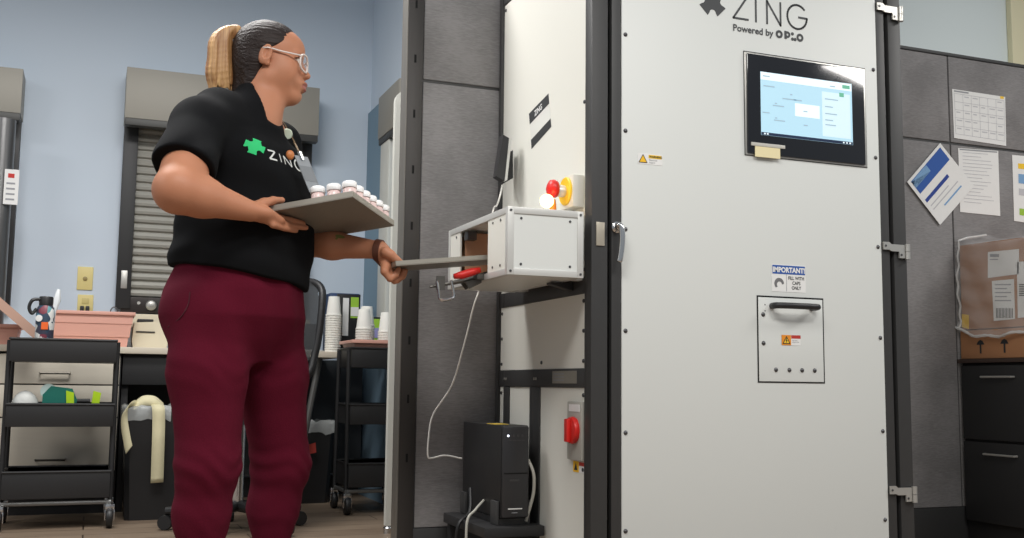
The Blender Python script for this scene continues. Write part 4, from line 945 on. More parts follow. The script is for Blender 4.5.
# joints
SM = np.array(at(238, 121, PY+.01))                               # midpoint of the shoulders
SR = np.array(at(200, 126, 2.87)); SLf = np.array(at(280, 143, 3.12))
ER = np.array(at(178, 190, 2.71)); WR = np.array(at(250, 211, 2.765))
EL = np.array(at(304, 242, 3.03)); WL = np.array(at(379, 250, 2.90))
HIPC = np.array(at(236, 300, PY))
HR, HLf = HIPC-LL*.10, HIPC+LL*.10
KR = np.array(at(208, 465, PY-.10)); KL = np.array(at(281, 465, PY+.10))
AR = KR.copy(); AR[2] = .09; AR += -LF*.015+LL*.005; AL = KL.copy(); AL[2] = .09; AL += -LF*.015-LL*.012

def row(px, py, hw, hd, ang, Y=PY): c = at(px, py, Y); return (c[2], c[0], c[1], hw, hd, ang)
def hands(s):
    # right hand: palm under the tray, thumb over its edge
    fx = nrm(np.array([.62, .12, .03])); dn = np.array([0, 0, 1.])
    pc = np.array(at(262, 214, 2.775)); kn = np.array(at(277, 221, 2.80))
    s.chain([WR, pc, kn], [.026, .028, .021], .012, flat=((.1, .2, 1), .72))
    roots = [at(277, 213.5, 2.83), at(277, 217.5, 2.81), at(276, 221.5, 2.79), at(273, 225, 2.775)]
    mids = [at(286, 217, 2.85), at(291, 220.5, 2.84), at(290, 225.5, 2.83), at(285, 228.5, 2.81)]
    tips = [at(296, 220.5, 2.87), at(303, 223.5, 2.87), at(306, 227.8, 2.87), at(296, 231, 2.85)]
    for a, b, c, r in zip(roots, mids, tips, (.0088, .0092, .0088, .0078)):
        s.cone(pc, a, .014, r*1.1, .008); s.cone(a, b, r*1.08, r, .003); s.cone(b, c, r, r*.82, .003)
    t0, t1, t2, t3 = at(256, 207, 2.775), at(264, 203, 2.79), at(273, 200.5, 2.808), at(282, 200.2, 2.825)
    s.chain([t0, t1, t2, t3], [.016, .013, .0105, .0085], .006)
    # left hand: fingers closed under the end of the flat tray, thumb on top
    pl = np.array(at(387, 258, 2.89)); 
    s.cone(WL, pl, .024, .027, .012, flat=((0, 1, 0), 1.0))
    Ys = (2.85, 2.871, 2.892, 2.912)
    for q, Yq in enumerate(Ys):
        kx, ky = (386.5, 391, 393.5, 392)[q]-2, (271.5, 273.5, 273, 271)[q]
        a = at(kx, ky, Yq); b = at(kx+5.5, ky+7.2, Yq); c = at(kx+11.5, ky+3.2, Yq); d = at(kx+14, ky-2.2, Yq)
        r = (.0095, .0098, .0093, .0082)[q]
        s.cone(pl, a, .019, r*1.25, .010); s.cone(a, b, r*1.15, r, .003); s.cone(b, c, r, r*.92, .003); s.cone(c, d, r*.92, r*.8, .003)
    s.chain([at(386, 252, 2.86), at(391, 255, 2.852), at(396, 259.5, 2.85), at(401.5, 263, 2.85)], [.016, .013, .0105, .0085], .006)

def body_field():
    s = SDF(grid(-.02, .90, .0042, (.36, .87, .0031)), grid(2.62, 3.34, .0042, (2.72, 3.02, .0034)), grid(0, 1.66, .009, (.84, 1.655, .0030)))
    # trunk under the clothes
    s.loft([row(240, 330, .13, .11, LA), row(238, 290, .16, .13, LA), row(243, 250, .155, .145, TA), row(244, 215, .15, .14, TA), row(247, 180, .155, .125, TA), row(245, 150, .165, .105, TA), row(241, 125, .15, .075, TA)], .02)
    s.cone(SM-TL*.12, SM+TL*.06-np.array([0,0,.02]), .055, .05, .04)
    # neck and collar
    nb = SM+TF*.062+np.array([0, 0, .0]); nt_ = hp(-.028, 0, -.055)
    s.cone(nb-np.array([0, 0, .03]), nt_, .060, .055, .03); s.cone(nb, hp(.01, 0, -.08), .058, .042, .03)
    s.cone(SM+TF*.03-TL*.02-np.array([0, 0, .01]), SR+np.array([0, 0, -.012]), .042, .055, .03); s.cone(nb+TL*.0, SLf, .042, .045, .03)
    # arms
    s.chain([SR, ER], [.068, .056], .03); s.ell(ER, (.056, .054, .052), None, .02)
    m1 = ER*.68+WR*.32; s.chain([ER, m1, WR], [.052, .050, .0275], .02)
    s.chain([SLf, EL], [.045, .044], .03); m2 = EL*.62+WL*.38
    s.chain([EL, m2, WL], [.040, .0395, .0245], .02)
    hands(s)
    # legs inside the trousers, feet inside the shoes
    for h, k_, a in ((HR, KR, AR), (HLf, KL, AL)):
        s.chain([h, k_, a], [.085, .052, .036], .03); f0 = a.copy(); f0[2] = .04; s.cone(f0-LF*.03, f0+LF*.13, .032, .024, .02)
    # ---- head
    E = lambda c, r, k=.012, M=HM, cut=False: s.ell(hp(*c), r, M, k, cut)
    E((-.014, 0, .030), (.090, .073, .080), .01); E((.018, 0, -.020), (.066, .066, .078), .02)
    E((.028, 0, .036), (.060, .061, .046), .02)
    s.cone(hp(.0, .040, -.062), hp(.054, .010, -.096), .030, .023, .025); s.cone(hp(.0, -.040, -.062), hp(.054, -.010, -.096), .030, .023, .025)
    E((.036, .034, -.038), (.040, .033, .044), .022); E((.036, -.034, -.038), (.040, .033, .044), .022)
    E((.020, .0, -.085), (.045, .040, .024), .02)
    s.cone(hp(.072, 0, -.072), hp(.066, 0, -.097), .019, .021, .016)          # mouth mound, chin
    E((.072, 0, -.063), (.021, .034, .024), .016)
    s.cone(hp(.075, 0, .004), hp(.095, 0, -.033), .0065, .0105, .009)          # nose bridge to tip
    E((.097, 0, -.036), (.0125, .0120, .0100), .005)
    for q in (-1, 1): E((.087, q*.0135, -.040), (.0115, .0080, .0080), .005); s.ell(hp(.093, q*.007, -.0470), (.0045, .0032, .0035), HM, .002, True)
    for q in (-1, 1):                                                        # brow, socket, lids
        E((.068, q*.028, .016), (.014, .026, .009), .010); E((.092, q*.032, -.003), (.017, .019, .0115), .008, cut=True)
        E((.0635, q*.031, -.002), (.0165, .0185, .0135), .003); E((.079, q*.036, -.0035), (.020, .0195, .0046), .002, cut=True)
        s.cone(hp(.074, q*.014, -.0005), hp(.068, q*.046, .0045), .0042, .0036, .003); s.cone(hp(.076, q*.015, -.009), hp(.069, q*.045, -.0065), .0034, .0030, .003)
    s.ell(hp(.103, 0, -.0690), (.022, .030, .0022), HM, .003, True)
    E((.0900, 0, -.0625), (.0125, .025, .0072), .004); E((.0885, 0, -.0765), (.0115, .021, .0074), .004)
    s.ell(hp(.102, 0, -.0692), (.010, .017, .0014), HM, .0015, True)
    E((.088, 0, -.0885), (.006, .016, .003), .004, cut=True)
    for q in (-1, 1):                                                        # ears
        EM = rotm(rotm(HM, 1, 12), 2, q*18)
        s.ell(hp(-.014, q*.075, -.004), (.019, .0095, .031), EM, .005); s.ell(hp(-.009, q*.0845, -.000), (.0105, .0095, .019), EM, .003, True)
        s.ell(hp(-.005, q*.078, -.006), (.004, .004, .007), EM, .003); s.ell(hp(-.007, q*.076, -.029), (.008, .006, .009), EM, .004)
    return s

SKIN = mat('warm_tan_skin', (184, 126, 96), .5, bump=.05, scale=260, spec=.35)
b = SKIN.node_tree.nodes['Principled BSDF']; b.inputs['Subsurface Weight'].default_value = .08; b.inputs['Subsurface Radius'].default_value = (.012, .005, .003); b.inputs['Subsurface Scale'].default_value = .5
V, Fc = body_field().mesh()
ORG = (float(HIPC[0]), float(HIPC[1]), 0)
person = np_mesh('person', V, Fc, SKIN, None, ORG, relax=2)
tag(person, 'person in black t-shirt and maroon trousers loading a tray into the machine', 'person')

# ---- lips and brows
LIP = mat('rose_lip_skin', (166, 98, 86), .42); BROW = mat('dark_brow_hair', (52, 38, 32), .8)
def shell(name, V, Fc, M, keep, off=.0006):
    """patch of the body's surface chosen by keep(points), lifted off it"""
    c = V[Fc].mean(1); k = keep(c); q = Fc[k]; n = np.cross(V[q[:, 1]]-V[q[:, 0]], V[q[:, 3]]-V[q[:, 0]]); n /= np.linalg.norm(n, axis=1)[:, None]+1e-12
    N = np.zeros_like(V); 
    for j in range(4): np.add.at(N, q[:, j], n)
    L = np.linalg.norm(N, axis=1)[:, None]; N = N/np.where(L > 0, L, 1); u, inv = np.unique(q, return_inverse=True)
    return np_mesh(name, V[u]+N[u]*off, inv.reshape(q.shape), M, person)
def lc(c): d = c-HC; return d@hf, d@hl, d@hu
def lipk(c):
    x, y, z = lc(c); return (x > .078) & (((y/.0225)**2+((z+.0692)/.0145)**2) < 1)
def smoothV(V, Fc, n=2):
    for _ in range(n):
        A = np.zeros_like(V); C_ = np.zeros(len(V))
        for a_, b_ in ((0, 1), (1, 2), (2, 3), (3, 0)):
            np.add.at(A, Fc[:, a_], V[Fc[:, b_]]); np.add.at(A, Fc[:, b_], V[Fc[:, a_]]); np.add.at(C_, Fc[:, a_], 1); np.add.at(C_, Fc[:, b_], 1)
        V = V*.5+A/np.maximum(C_, 1)[:, None]*.5
    return V
VS = smoothV(V.astype(float), Fc)
shell('lips', VS, Fc, LIP, lipk, .0007)
for q in (-1, 1):
    part('eyebrow', MB().tube([hp(.0825, q*.011, .0135), hp(.082, q*.022, .0175), hp(.076, q*.036, .0175), hp(.066, q*.047, .0125)], [.0022, .003, .0026, .0012], 8), BROW, person, smooth=True)
    ey = part('eye', MB().ball(hp(.0685, q*.0325, -.003), .0124, 20), mat('eye_white', (226, 220, 214), .25), person, smooth=True)
    gd = nrm(hf*1-hu*.10); pe = np.array(hp(.068, q*.031, -.003))
    part('iris', MB().lathe([(.0056, .0102), (.0045, .0113), (.0025, .0119), (.0003, .0121)], pe, gd, 20), mat('dark_brown_iris', (36, 22, 16), .15), ey, smooth=True)
    part('eyelashes', MB().tube([hp(.0805, q*.019, .0030), hp(.0825, q*.029, .0048), hp(.079, q*.040, .0038), hp(.071, q*.049, .0008), hp(.065, q*.054, .0005)], [.0010, .0018, .0020, .0017, .0008], 6), BROW, person, smooth=True)

# ---- hair
HAIRD = mat('dark_brown_hair', (38, 28, 25), .55, bump=.9, scale=5, var=.5, stretch=(1, 30, 30), spec=.3)
def hair_mat(name, cols, rough=.45):
    M = mat(name, cols[0], rough); nt = M.node_tree; b = nt.nodes['Principled BSDF']; tc = nt.nodes.new('ShaderNodeTexCoord'); mp = nt.nodes.new('ShaderNodeMapping'); n = nt.nodes.new('ShaderNodeTexNoise'); cr = nt.nodes.new('ShaderNodeValToRGB'); bp = nt.nodes.new('ShaderNodeBump')
    mp.inputs['Scale'].default_value = (70, 70, 3); mp.inputs['Rotation'].default_value = (0, .12, 0); n.inputs['Scale'].default_value = 1; n.inputs['Detail'].default_value = 3
    e = cr.color_ramp.elements
    e[0].position = .33; e[1].position = .62
    f_ = lambda c: tuple((v/255)**2.2 for v in c)+(1,)
    e[0].color = f_(cols[1]); e[1].color = f_(cols[0])
    nt.links.new(tc.outputs['Object'], mp.inputs[0]); nt.links.new(mp.outputs[0], n.inputs['Vector']); nt.links.new(n.outputs['Fac'], cr.inputs[0]); nt.links.new(cr.outputs[0], b.inputs['Base Color'])
    nt.links.new(n.outputs['Fac'], bp.inputs['Height']); bp.inputs['Strength'].default_value = .6; bp.inputs['Distance'].default_value = .004; nt.links.new(bp.outputs[0], b.inputs['Normal']); return M
BLOND = hair_mat('blond_hair', ((216, 172, 118), (150, 104, 66)))
s = SDF(grid(.24, .58, .003), grid(2.85, 3.16, .003), grid(1.26, 1.66, .003))
s.ell(hp(-.018, 0, .031), (.096, .079, .084), HM, .01); s.ell(hp(-.05, 0, -.01), (.058, .066, .07), HM, .02)
lo = (.24, 2.85, 1.26); i, X, Y, Z = s.sub(lo, (.58, 3.16, 1.66))
lx = (X-HC[0])*hf[0]+(Y-HC[1])*hf[1]+(Z-HC[2])*hf[2]; lz = (X-HC[0])*hu[0]+(Y-HC[1])*hu[1]+(Z-HC[2])*hu[2]; ly = (X-HC[0])*hl[0]+(Y-HC[1])*hl[1]
line = np.interp(lx, [-.04, -.022, -.0, .035, .055, .072, .08], [-.06, .020, .024, .046, .068, .083, .095])+np.abs(ly)*-.10
cut = np.maximum((lz-line)*.85, -.026-lx)
s.mix(i, cut, .004, cut=True)
s.mix(i, np.maximum(-(lz+.085), lx-.085), .01, keep=True) if False else None
s.cone(hp(-.045, -.045, -.02), hp(-.055, -.048, -.085), .026, .014, .02); s.cone(hp(-.045, .045, -.02), hp(-.055, .040, -.085), .026, .014, .02)
s.cone(hp(-.06, 0, -.02), hp(-.078, 0, -.115), .045, .03, .02); s.cone(hp(-.045, -.03, -.06), hp(-.058, -.044, -.120), .024, .012, .02)
Vh, Fh = s.mesh()
# combed-back grooves
d_ = Vh-HC; ph = np.arctan2(d_@hl, d_@hu-.03); r_ = np.sin(ph*46+np.sin(ph*9)*2+(d_@hf)*30)*.0008
Vh = Vh+(d_/np.linalg.norm(d_, axis=1)[:, None])*r_[:, None]
hair = np_mesh('hair', smoothV(Vh.astype(float), Fh, 2), Fh, HAIRD, person)
# ponytail: strands gathered at the tie
s = SDF(grid(.12, .44, .003), grid(2.85, 3.16, .003), grid(1.30, 1.66, .003))
tie = hp(-.092, 0, .042)
rnd = random.Random(5)
for k in range(30):
    a = 2*PI*k/30; o1, o2 = math.cos(a), math.sin(a); w = .55+.45*rnd.random()
    def pp(px, py, sp, dY=0): return np.array(at(px, py, PY+.02+o2*sp*w+dY))+np.array([o1*sp*w, 0, o1*sp*w*.25])
    pts = [tie+np.array([o1, o2, 0])*.004, pp(234, 29, .012), pp(225, 32, .019), pp(220.5, 42, .025), pp(220, 57, .028), pp(219.5+o1*1.5, 72, .029), pp(222+o1*3, 88+rnd.uniform(-3, 6), .022)]
    s.chain(smoothpath(pts, 3), list(np.interp(np.arange(19), [0, 3, 9, 15, 18], [.006, .0085, .0090, .0065, .003])), .0025)
Vp, Fp = s.mesh(); pony = np_mesh('ponytail', smoothV(Vp.astype(float), Fp, 3), Fp, BLOND, person)
pony['label'] = 'blond ponytail'
part('hair_tie', MB().tube([tie+np.array([-.004+.0*k, .0, 0])+nrm(np.cross(hf, [0, 1, .0]))*0+(hl*math.cos(k*PI/8)+hu*math.sin(k*PI/8))*.020 for k in range(17)], .005, 8), BLKP, person, smooth=True)

# ---- shirt
SHIRT = mat('black_cotton', (17, 18, 20), .95, bump=.15, scale=500, var=.15, spec=.15)
s = SDF(grid(.0, .66, .0042), grid(2.62, 3.34, .0042), grid(.80, 1.42, .0042))
s.loft([row(239, 300, .178, .166, LA), row(240, 272, .190, .180, LA), row(244, 245, .186, .186, TA), row(246, 215, .180, .180, TA), row(250, 182, .180, .162, TA), row(248, 155, .174, .134, TA), row(243, 134, .150, .098, TA)], .02, 2.2)
s.cone(SM-TL*.10, SM+TL*.05-np.array([0,0,.02]), .068, .060, .04)
nb = SM+TF*.045
s.cone(nb, SR+np.array([0, 0, -.004]), .066, .072, .04); s.cone(nb-TL*.02, SLf, .052, .055, .03)
sl = SR*.26+ER*.74-np.array([.006, 0, .0]); s.cone(SR, sl, .073, .081, .03)
s2 = SLf*.45+EL*.55; s.cone(SLf, s2, .055, .06, .03)
s.ell(SM+TF*.10+TL*.075-np.array([0, 0, .16]), (.075, .075, .08), None, .04); s.ell(SM+TF*.10-TL*.075-np.array([0, 0, .16]), (.075, .075, .08), None, .04)
i, X, Y, Z = s.sub((.0, 2.5, .75), (.7, 3.4, 1.0)); h0, h1 = at(170, 266, PY), at(303, 291, PY)
s.mix(i, (Z-(h0[2]+(h1[2]-h0[2])*(X-h0[0])/(h1[0]-h0[0])))+Y*0, .003, cut=True)
# sleeve end cut square, neck opening cut out
i, X, Y, Z = s.sub((.0, 2.55, .80), (.3, 2.86, 1.3)); ad_ = nrm(ER-SR); e_ = SR*.30+ER*.70
pl_ = -((X-e_[0])*ad_[0]+(Y-e_[1])*ad_[1]+(Z-e_[2])*ad_[2])
w_ = X*0+Y*0+Z*0
near = np.sqrt((X-ER[0])**2+(Y-ER[1])**2+(Z-ER[2])**2)-.135
s.mix(i, np.maximum(pl_, near), .004, cut=True)
NK = np.array([nrm(TF*.8+np.array([0, 0, .45])), TL, np.cross(nrm(TF*.8+np.array([0, 0, .45])), TL)])
Pb, Pf = np.array(at(238, 82, 3.0)), np.array(at(276, 128, 2.90)); nk0 = SM+TF*.055
s.cone(nk0-np.array([0, 0, .03]), nk0*.55+hp(-.028, 0, -.055)*.45, .076, .066, .03)
e1_ = nrm(Pf-Pb); e1_ = nrm(e1_-TL*(e1_@TL)); pn = nrm(np.cross(e1_, TL)); pn = pn if pn[2] > 0 else -pn
i, X, Y, Z = s.sub((.1, 2.6, 1.15), (.66, 3.34, 1.42)); pd = -((X-Pf[0])*pn[0]+(Y-Pf[1])*pn[1]+(Z-Pf[2])*pn[2])
kx, ky = X-nk0[0]-TF[0]*.045-TL[0]*.018, Y-nk0[1]-TF[1]*.045-TL[1]*.018
lim = (np.sqrt(((kx*TF[0]+ky*TF[1])/.074)**2+((kx*TL[0]+ky*TL[1])/.056)**2)-1)*.06
s.mix(i, np.maximum(pd, lim), .006, cut=True)
# cloth folds
i, X, Y, Z = s.sub((.0, 2.6, .8), (.66, 3.34, 1.42))
u_ = (X-SM[0])*TF[0]+(Y-SM[1])*TF[1]; l_ = (X-SM[0])*TL[0]+(Y-SM[1])*TL[1]
_w = np.clip((1.30-Z)*8, 0, 1)
s.D[i] += (.0028*np.sin(l_*34+Z*22+1.5*np.sin(Z*17))*np.clip((1.28-Z)*6, 0, 1)+.0022*np.sin(Z*75+l_*16+u_*9)*np.clip((1.05-Z)*8, 0, 1)+.0030*np.sin((X*46-Z*38)+1.2*np.sin(Z*30))*np.clip((.30-X)*9, 0, 1)).astype(np.float32)
Vs, Fs_ = s.mesh(); Vs = smoothV(Vs.astype(float), Fs_, 2); shirt = np_mesh('t_shirt', Vs, Fs_, SHIRT, person)
BV = BVHTree.FromPolygons([tuple(q) for q in Vs], [tuple(q) for q in Fs_])
# collar rib around the opening
# ---- trousers
MAR = mat('maroon_cotton', (88, 16, 36), .95, bump=.2, scale=260, var=.12, spec=.15)
s = SDF(grid(.05, .62, .0045), grid(2.72, 3.3, .0045), grid(.05, .99, .0045))
s.loft([row(239, 362, .15, .085, LA), row(238, 340, .178, .125, LA), row(237, 318, .196, .158, LA), row(237, 292, .184, .164, LA), row(238, 276, .172, .158, LA), row(239, 262, .160, .150, LA)], .02, 2.2)
for h, k_, a, g in ((HR, KR, AR, -1), (HLf, KL, AL, 1)):
    th = h*.55+k_*.45; cf = k_*.55+a*.45
    s.chain([h+np.array([0, 0, -.05]), th, k_, cf-LF*.012, a+np.array([0, 0, .05])], [.106, .099, .077, .067, .052], .035)
s.ell(HIPC-LF*.07-LL*.07+np.array([0, 0, -.03]), (.10, .10, .10), None, .04); s.ell(HIPC-LF*.07+LL*.07+np.array([0, 0, -.03]), (.10, .10, .10), None, .04)
i, X, Y, Z = s.sub((0, 2.6, 0), (.7, 3.4, 1.)); 
fy = np.exp(-((Z-.37)/.05)**2)+.5*np.exp(-((Z-.62)/.05)**2)+.35*np.exp(-((Z-.2)/.12)**2)
s.D[i] += (.0020*np.sin(Z*115+X*38+3*np.sin(X*31+Y*19))*fy+.0022*np.sin((X+Y)*44+Z*14+2*np.sin(Z*9))*np.clip(Z*1.4, .3, 1)).astype(np.float32)
i, X, Y, Z = s.sub((0, 2.6, .9), (.7, 3.4, 1.)); 
Vt, Ft = s.mesh(); Vt = smoothV(Vt.astype(float), Ft, 2); tr = np_mesh('trousers', Vt, Ft, MAR, person)
BT = BVHTree.FromPolygons([tuple(q) for q in Vt], [tuple(q) for q in Ft])
def hug(bv, pts, out, eye=None):
    r = []
    for p in pts:
        h = bv.ray_cast(Vector(p), (Vector(eye)-Vector(p)).normalized()*-1) if False else bv.find_nearest(Vector(p)); r.append(np.array(h[0])+np.array(h[1])*out)
    return r
def seen(bv, px, py, out=.001):
    """point of a garment that the photograph shows at (px, py)"""
    d = Vector(ray(px, py)).normalized(); h = bv.ray_cast(Vector(EYEP), d); return None if h[0] is None else np.array(h[0])-np.array(d)*out
ring = []
for k in range(49):
    a = 2*PI*k/48; c = np.array([HIPC[0], HIPC[1], at(237, 276, PY)[2]]); d = LF*math.cos(a)+LL*math.sin(a); h = BT.ray_cast(Vector(c+d*.5), Vector(-d)); ring.append(np.array(h[0])+d*.001 if h[0] else c+d*.16)
seam = [seen(BT, *q) for q in ((190, 292), (188, 305), (180, 318), (168, 327))]
if all(q is not None for q in seam): part('pocket_seam', MB().tube(smoothpath(seam, 4), .0016, 6), mat('dark_maroon_stitching', (70, 14, 30), .9), tr)
seam = [seen(BT, *q) for q in ((284, 303), (296, 312), (306, 322))]
if all(q is not None for q in seam): part('pocket_seam', MB().tube(smoothpath(seam, 4), .0016, 6), MATS['dark_maroon_stitching'], tr)

# ---- print on the shirt
def printed(name, polys, O, U, Vv, M, par, bv=BV, aim=None, off=.0012, n=5):
    """flat shapes laid onto the cloth along the direction aim"""
    O, U, Vv = [np.array(q, float) for q in (O, U, Vv)]; aim = np.array(aim, float); bm = bmesh.new()
    for P in polys:
        vs = [bm.verts.new(tuple(O+U*a+Vv*b_)) for a, b_ in P]; bm.faces.new(vs)
    bmesh.ops.triangulate(bm, faces=bm.faces[:]); 
    for _ in range(n): 
        lg_ = [e for e in bm.edges if e.calc_length() > .006]
        if not lg_: break
        bmesh.ops.subdivide_edges(bm, edges=lg_, cuts=1); bmesh.ops.triangulate(bm, faces=[f for f in bm.faces if len(f.verts) > 3])
    mb = MB(); bm.verts.index_update(); ok = True; vv = []
    for w in bm.verts:
        h = bv.ray_cast(Vector(np.array(w.co)-aim*.3), Vector(aim)); vv.append((np.array(h[0])-aim*off) if h[0] is not None else np.array(w.co))
    mb.add(vv, [[w.index for w in f.verts] for f in bm.faces]); bm.free(); return part(name, mb, M, par, smooth=False)
GRN = mat('green_shirt_print', (36, 186, 108), .8); WPR = mat('white_shirt_print', (206, 208, 206), .8)
lo_ = seen(BV, 255, 146, 0)
if lo_ is not None:
    def tangent(p):
        n_ = nrm(np.array(BV.find_nearest(Vector(p))[1])+TF*.35); u_ = nrm(np.cross([0, 0, 1.], n_)); return u_, np.cross(n_, u_), -n_
    u2, v2, aim = tangent(lo_)
    printed('printed_emblem', [puzzle(.028, .35)], lo_, u2, v2, GRN, shirt, aim=aim)
    lo_ = seen(BV, 269.5, 158, 0); u2, v2, aim = tangent(lo_)
    x0 = 0.; Ls = []
    def stp(lines, w):
        out = []
        for ln in lines:
            for (a, b_), (c, e) in zip(ln, ln[1:]):
                t = np.array([c-a, e-b_]); L = np.linalg.norm(t); t = t/L; n_ = np.array([-t[1], t[0]])*w/2
                out.append([(a+n_[0], b_+n_[1]), (a-n_[0], b_-n_[1]), (c-n_[0], e-n_[1]), (c+n_[0], e+n_[1])])
        return out
    h = .026; z0 = -.002
    g_ = [(x0+.128+.016*math.cos(math.radians(a)), z0+h/2+.017*math.sin(math.radians(a))) for a in range(45, 350, 30)]+[(x0+.144, z0+h/2), (x0+.132, z0+h/2)]
    printed('printed_lettering', stp([[(x0, z0+h), (x0+.026, z0+h), (x0, z0), (x0+.027, z0)], [(x0+.046, z0+h), (x0+.046, z0)], [(x0+.066, z0), (x0+.066, z0+h), (x0+.096, z0), (x0+.096, z0+h)], g_], .0048), lo_, u2, v2, WPR, shirt, aim=aim)

# ---- lanyard, charms and badge
CH_ = lambda px, py, o=.006: seen(BV, px, py, o)
def front(px, py, Y, o):
    q = seen(BV, px, py, o); return q if q is not None else np.array(at(px, py, Y))
lan = part('lanyard', MB().tube(smoothpath([front(282, 121, 2.90, .004), front(288, 131, 2.88, .005), front(295, 144, 2.86, .006), front(302, 158, 2.85, .012)], 5), .0032, 8), mat('tan_cord', (126, 104, 76), .7), person, smooth=True)
q = front(287, 134, 2.86, .012)
part('badge_reel', MB().lathe([(.014, -.004), (.016, 0), (.014, .005)], q, nrm(EYEP-q), 20), mat('white_green_charm', (204, 216, 196), .4), person)
q = front(290, 155, 2.84, .014)
part('charm', MB().ball(q, .012, 14, (1, .6, 1.15)), mat('orange_charm', (196, 120, 66), .4), person, smooth=True)
B0 = np.array(at(301, 156, 2.835)); cu_, cv = nrm(TL*.75+TF*.45), nrm(np.array([.42, -.1, -1.]))
cn = np.cross(cu_, cv)
bd = part('id_badge', MB().prism([(-.019, .0), (.020, .0), (.020, .108), (-.019, .108)], B0, cu_, cv, cn*.003), mat('silver_badge_holder', (146, 150, 154), .3, .3), person, label='silver grey badge holder hanging from the lanyard')
part('badge_card', MB().prism([(-.017, .03), (.019, .03), (.019, .075), (-.017, .075)], B0-cn*.0008, cu_, cv, cn*.0046), mat('grey_badge_card', (120, 124, 128), .5), bd)
part('badge_clip', MB().tube([B0-cv*.012, B0+cv*.012], .006, 10), CHR, bd)

# ---- glasses
GLS = mat('clear_white_acetate', (232, 220, 214), .25, alpha=.92)
def rim(q):
    P = []
    for k in range(25):
        a = 2*PI*k/24; c, s_ = math.cos(a), math.sin(a); u = math.copysign(abs(c)**.7, c)*.0260; w = math.copysign(abs(s_)**.7, s_)*.0235
        P.append(hp(.0985-.016*abs((q*.034+u)/.058)**2.0, q*.034+u, -.010+w))
    return P
gl = part('eyeglasses', MB().tube(rim(-1), .0029, 8), GLS, person, smooth=True, label='clear-framed eyeglasses')
r2 = MB().tube(rim(1), .0029, 8).tube([hp(.0965, -.0085, -.001), hp(.100, 0, .002), hp(.0965, .0085, -.001)], .0020, 8); part('rim', r2, GLS, gl, smooth=True)
for q in (-1, 1):
    part('temple_arm', MB().tube([hp(.083, q*.0595, .003), hp(.078, q*.067, .004), hp(.03, q*.0745, .008), hp(-.005, q*.079, .014), hp(-.022, q*.080, .012)], .0024, 8), GLS, gl, smooth=True)
    v = rim(q)[:-1]; c = sum(v)/24
    part('lens', MB().add([c]+v, [(0, 1+k, 1+(k+1) % 24) for k in range(24)]), mat('clear_lens', (250, 250, 252), .05, alpha=.10), gl, smooth=True)

# ---- watch and tattoo
ax_ = nrm(WL-EL); wc = EL+(WL-EL)*1.00; a1 = nrm(np.cross(ax_, [0, 1, 0])); a2 = np.cross(ax_, a1)
BB = BVHTree.FromPolygons([tuple(q) for q in VS], [tuple(q) for q in Fc])
def band(c, ax, hw, off):
    v = []; N = 32; a1 = nrm(np.cross(ax, [0, 1, 0])); a2 = np.cross(ax, a1)
    for sh_, o in ((-hw, 0), (-hw, off), (hw, off), (hw, 0)):
        for k in range(N):
            d = a1*math.cos(2*PI*k/N)+a2*math.sin(2*PI*k/N); p = c+ax*sh_; h = BB.ray_cast(Vector(p+d*.06), Vector(-d)); h = np.array(h[0]) if h[0] is not None else p+d*.027
            if np.linalg.norm(h-p) > .045: h = p+d*.027
            v.append(h+d*(o+.0002))
    return MB().add(v, [(i*N+k, i*N+(k+1) % N, ((i+1) % 4)*N+(k+1) % N, ((i+1) % 4)*N+k) for i in range(4) for k in range(N)])
wt = part('wrist_strap', band(wc, ax_, .0085, .0035), mat('brown_leather', (92, 52, 36), .5), person, smooth=40, label='brown leather wrist strap')
q = seen(BB, 379, 243, 0)
part('buckle', MB().ball(wc-a1*.028+np.array([0, -.008, .0]), .006, 10), mat('dark_brown_bead', (60, 34, 26), .4), wt)
lf = seen(BB, 340, 236.5, 0)
if lf is not None:
    ps_ = [(.016*math.cos(a), .0055*math.sin(a)) for a in np.linspace(0, 2*PI, 16, endpoint=False)]
    printed('tattoo', [ps_, [(-.012, -.004), (-.004, -.003), (-.012, -.012), (-.018, -.010)]], lf, nrm(WL-EL), np.array([0, 0, 1.]), mat('green_tattoo_ink', (120, 122, 66), .7), person, bv=BB, aim=np.array([0, 1., .0]), off=.0008)
# ---- shoes
for a in (AR, AL):
    s = SDF(grid(a[0]-.2, a[0]+.25, .006), grid(a[1]-.25, a[1]+.2, .006), grid(-.01, .16, .005)); f0 = np.array([a[0], a[1], .045])
    s.cone(f0-LF*.045, f0+LF*.13, .046, .040, .02); s.cone(f0, np.array([a[0], a[1], .10]), .048, .045, .02)
    i, X, Y, Z = s.sub((-1, 2, -1), (2, 4, 1)); s.mix(i, .002-Z+X*0+Y*0, .002, keep=True)
    v_, f_ = s.mesh(); np_mesh('shoe', smoothV(v_.astype(float), f_, 1), f_, mat('black_shoe_leather', (26, 26, 28), .5), person)

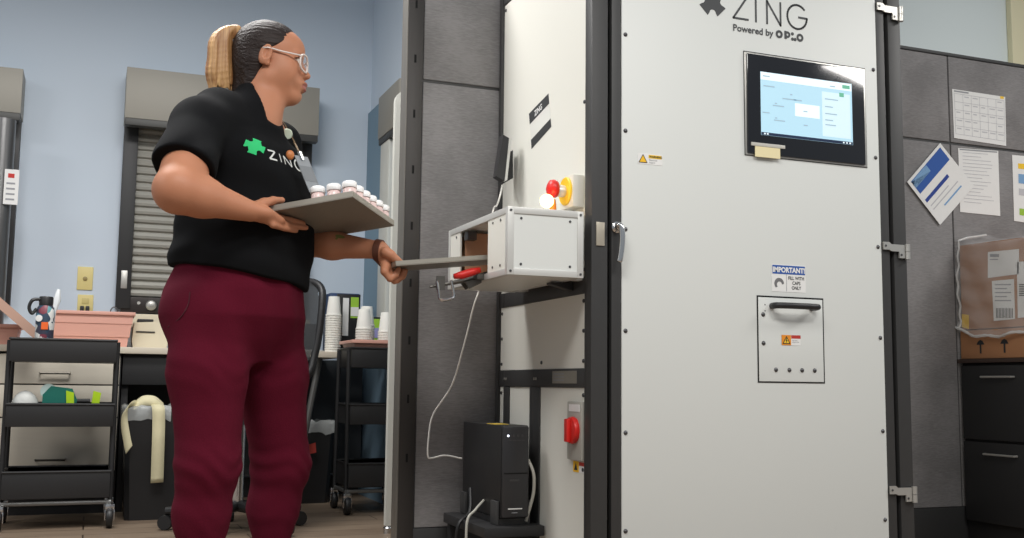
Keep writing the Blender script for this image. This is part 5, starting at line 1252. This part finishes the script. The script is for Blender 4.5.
# ================================================================ the two metal trays and the bottles
A, B, Cc = np.array([.413, 2.811, 1.037]), np.array([.603, 2.668, 1.068]), np.array([.770, 2.888, 1.033])
tu, tv = nrm(B-A), nrm((Cc-B)-((Cc-B)@nrm(B-A))*nrm(B-A)); tn = np.cross(tu, tv); lu, lv = np.linalg.norm(B-A), np.linalg.norm(Cc-B)
def on_tray(u, v, h): return A+tu*u+tv*v+tn*h
def obox(mb, u0, u1, v0, v1, h0, h1, fn):
    return mb.add([fn(u, v, h) for h in (h0, h1) for v in (v0, v1) for u in (u0, u1)], [(0, 2, 3, 1), (4, 5, 7, 6), (0, 1, 5, 4), (2, 6, 7, 3), (0, 4, 6, 2), (1, 3, 7, 5)])
t = thing('bottle_tray', tuple(on_tray(lu/2, lv/2, 0)), 'grey metal tray of capped bottles held against the black t-shirt', 'tray')
part('tray_base', obox(MB(), 0, lu, 0, lv, 0, .003, on_tray), TRAYM, t, smooth=False)
mb = MB(); e = .0025; H_ = .017
obox(mb, 0, lu, 0, e, .0031, H_, on_tray); obox(mb, 0, lu, lv-e, lv, .0031, H_, on_tray); obox(mb, 0, e, e, lv-e, .0031, H_, on_tray); obox(mb, lu-e, lu, e, lv-e, .0031, H_, on_tray)
part('tray_rim', mb, mat('pale_tray_edge', (158, 154, 144), .45, .35), t, smooth=False)
BOT = mat('pinkish_clear_bottle', (226, 200, 196), .25); CAP = mat('white_cap_plastic', (240, 240, 240), .4)
def bottle(p, label):
    t = thing('pill_bottle', tuple(p), label, 'bottle', 'capped bottles on the hand-held tray')
    part('bottle_body', MB().lathe([(.0165, 0), (.018, .002), (.018, .030), (.0155, .034)], p, tn, 20), BOT, t, smooth=40)
    part('cap', MB().lathe([(.0185, .0345), (.0195, .036), (.0195, .049), (.0175, .0515)], p, tn, 24), CAP, t, smooth=40)
    return t
b0 = bottle(on_tray(lu-.112, .030, .0035), 'white-capped bottle nearest the badge at the tray end')
ids = {(1, 0): 'white-capped bottle second along the near rim of the hand-held tray', (2, 0): 'white-capped bottle at the near outer corner of the hand-held tray'}
for k in range(1, 6): ids[(2, k)] = 'white-capped bottle in the outer row along the slanting tray side'
for (a, k), lab in ids.items():
    p = on_tray(lu-.112+.0445*a, .034+.044*k, .0035)
    dup(b0, tuple(p), lab)

def seg(u, v, h):                                                   # the flat tray being pushed into the box
    o = np.array(at(396, 266, 2.815)); a = nrm(np.array(at(489, 259.5, 2.82))-o); b_ = nrm([0, 1, -.015]); return o+a*u+b_*v+np.cross(a, b_)*h
t = thing('metal_tray', tuple(seg(.17, .09, 0)), 'flat grey metal tray sliding from the gripping hand into the loading box', 'tray')
part('tray_base', obox(MB(), 0, .34, 0, .165, 0, .003, seg), TRAYM, t, smooth=False)
mb = MB(); obox(mb, 0, .34, 0, .003, .0031, .014, seg); obox(mb, 0, .34, .162, .165, .0031, .014, seg); obox(mb, 0, .003, .0031, .1619, .0031, .014, seg)
part('tray_rim', mb, mat('pale_tray_edge', (1, 1, 1)), t, smooth=False)
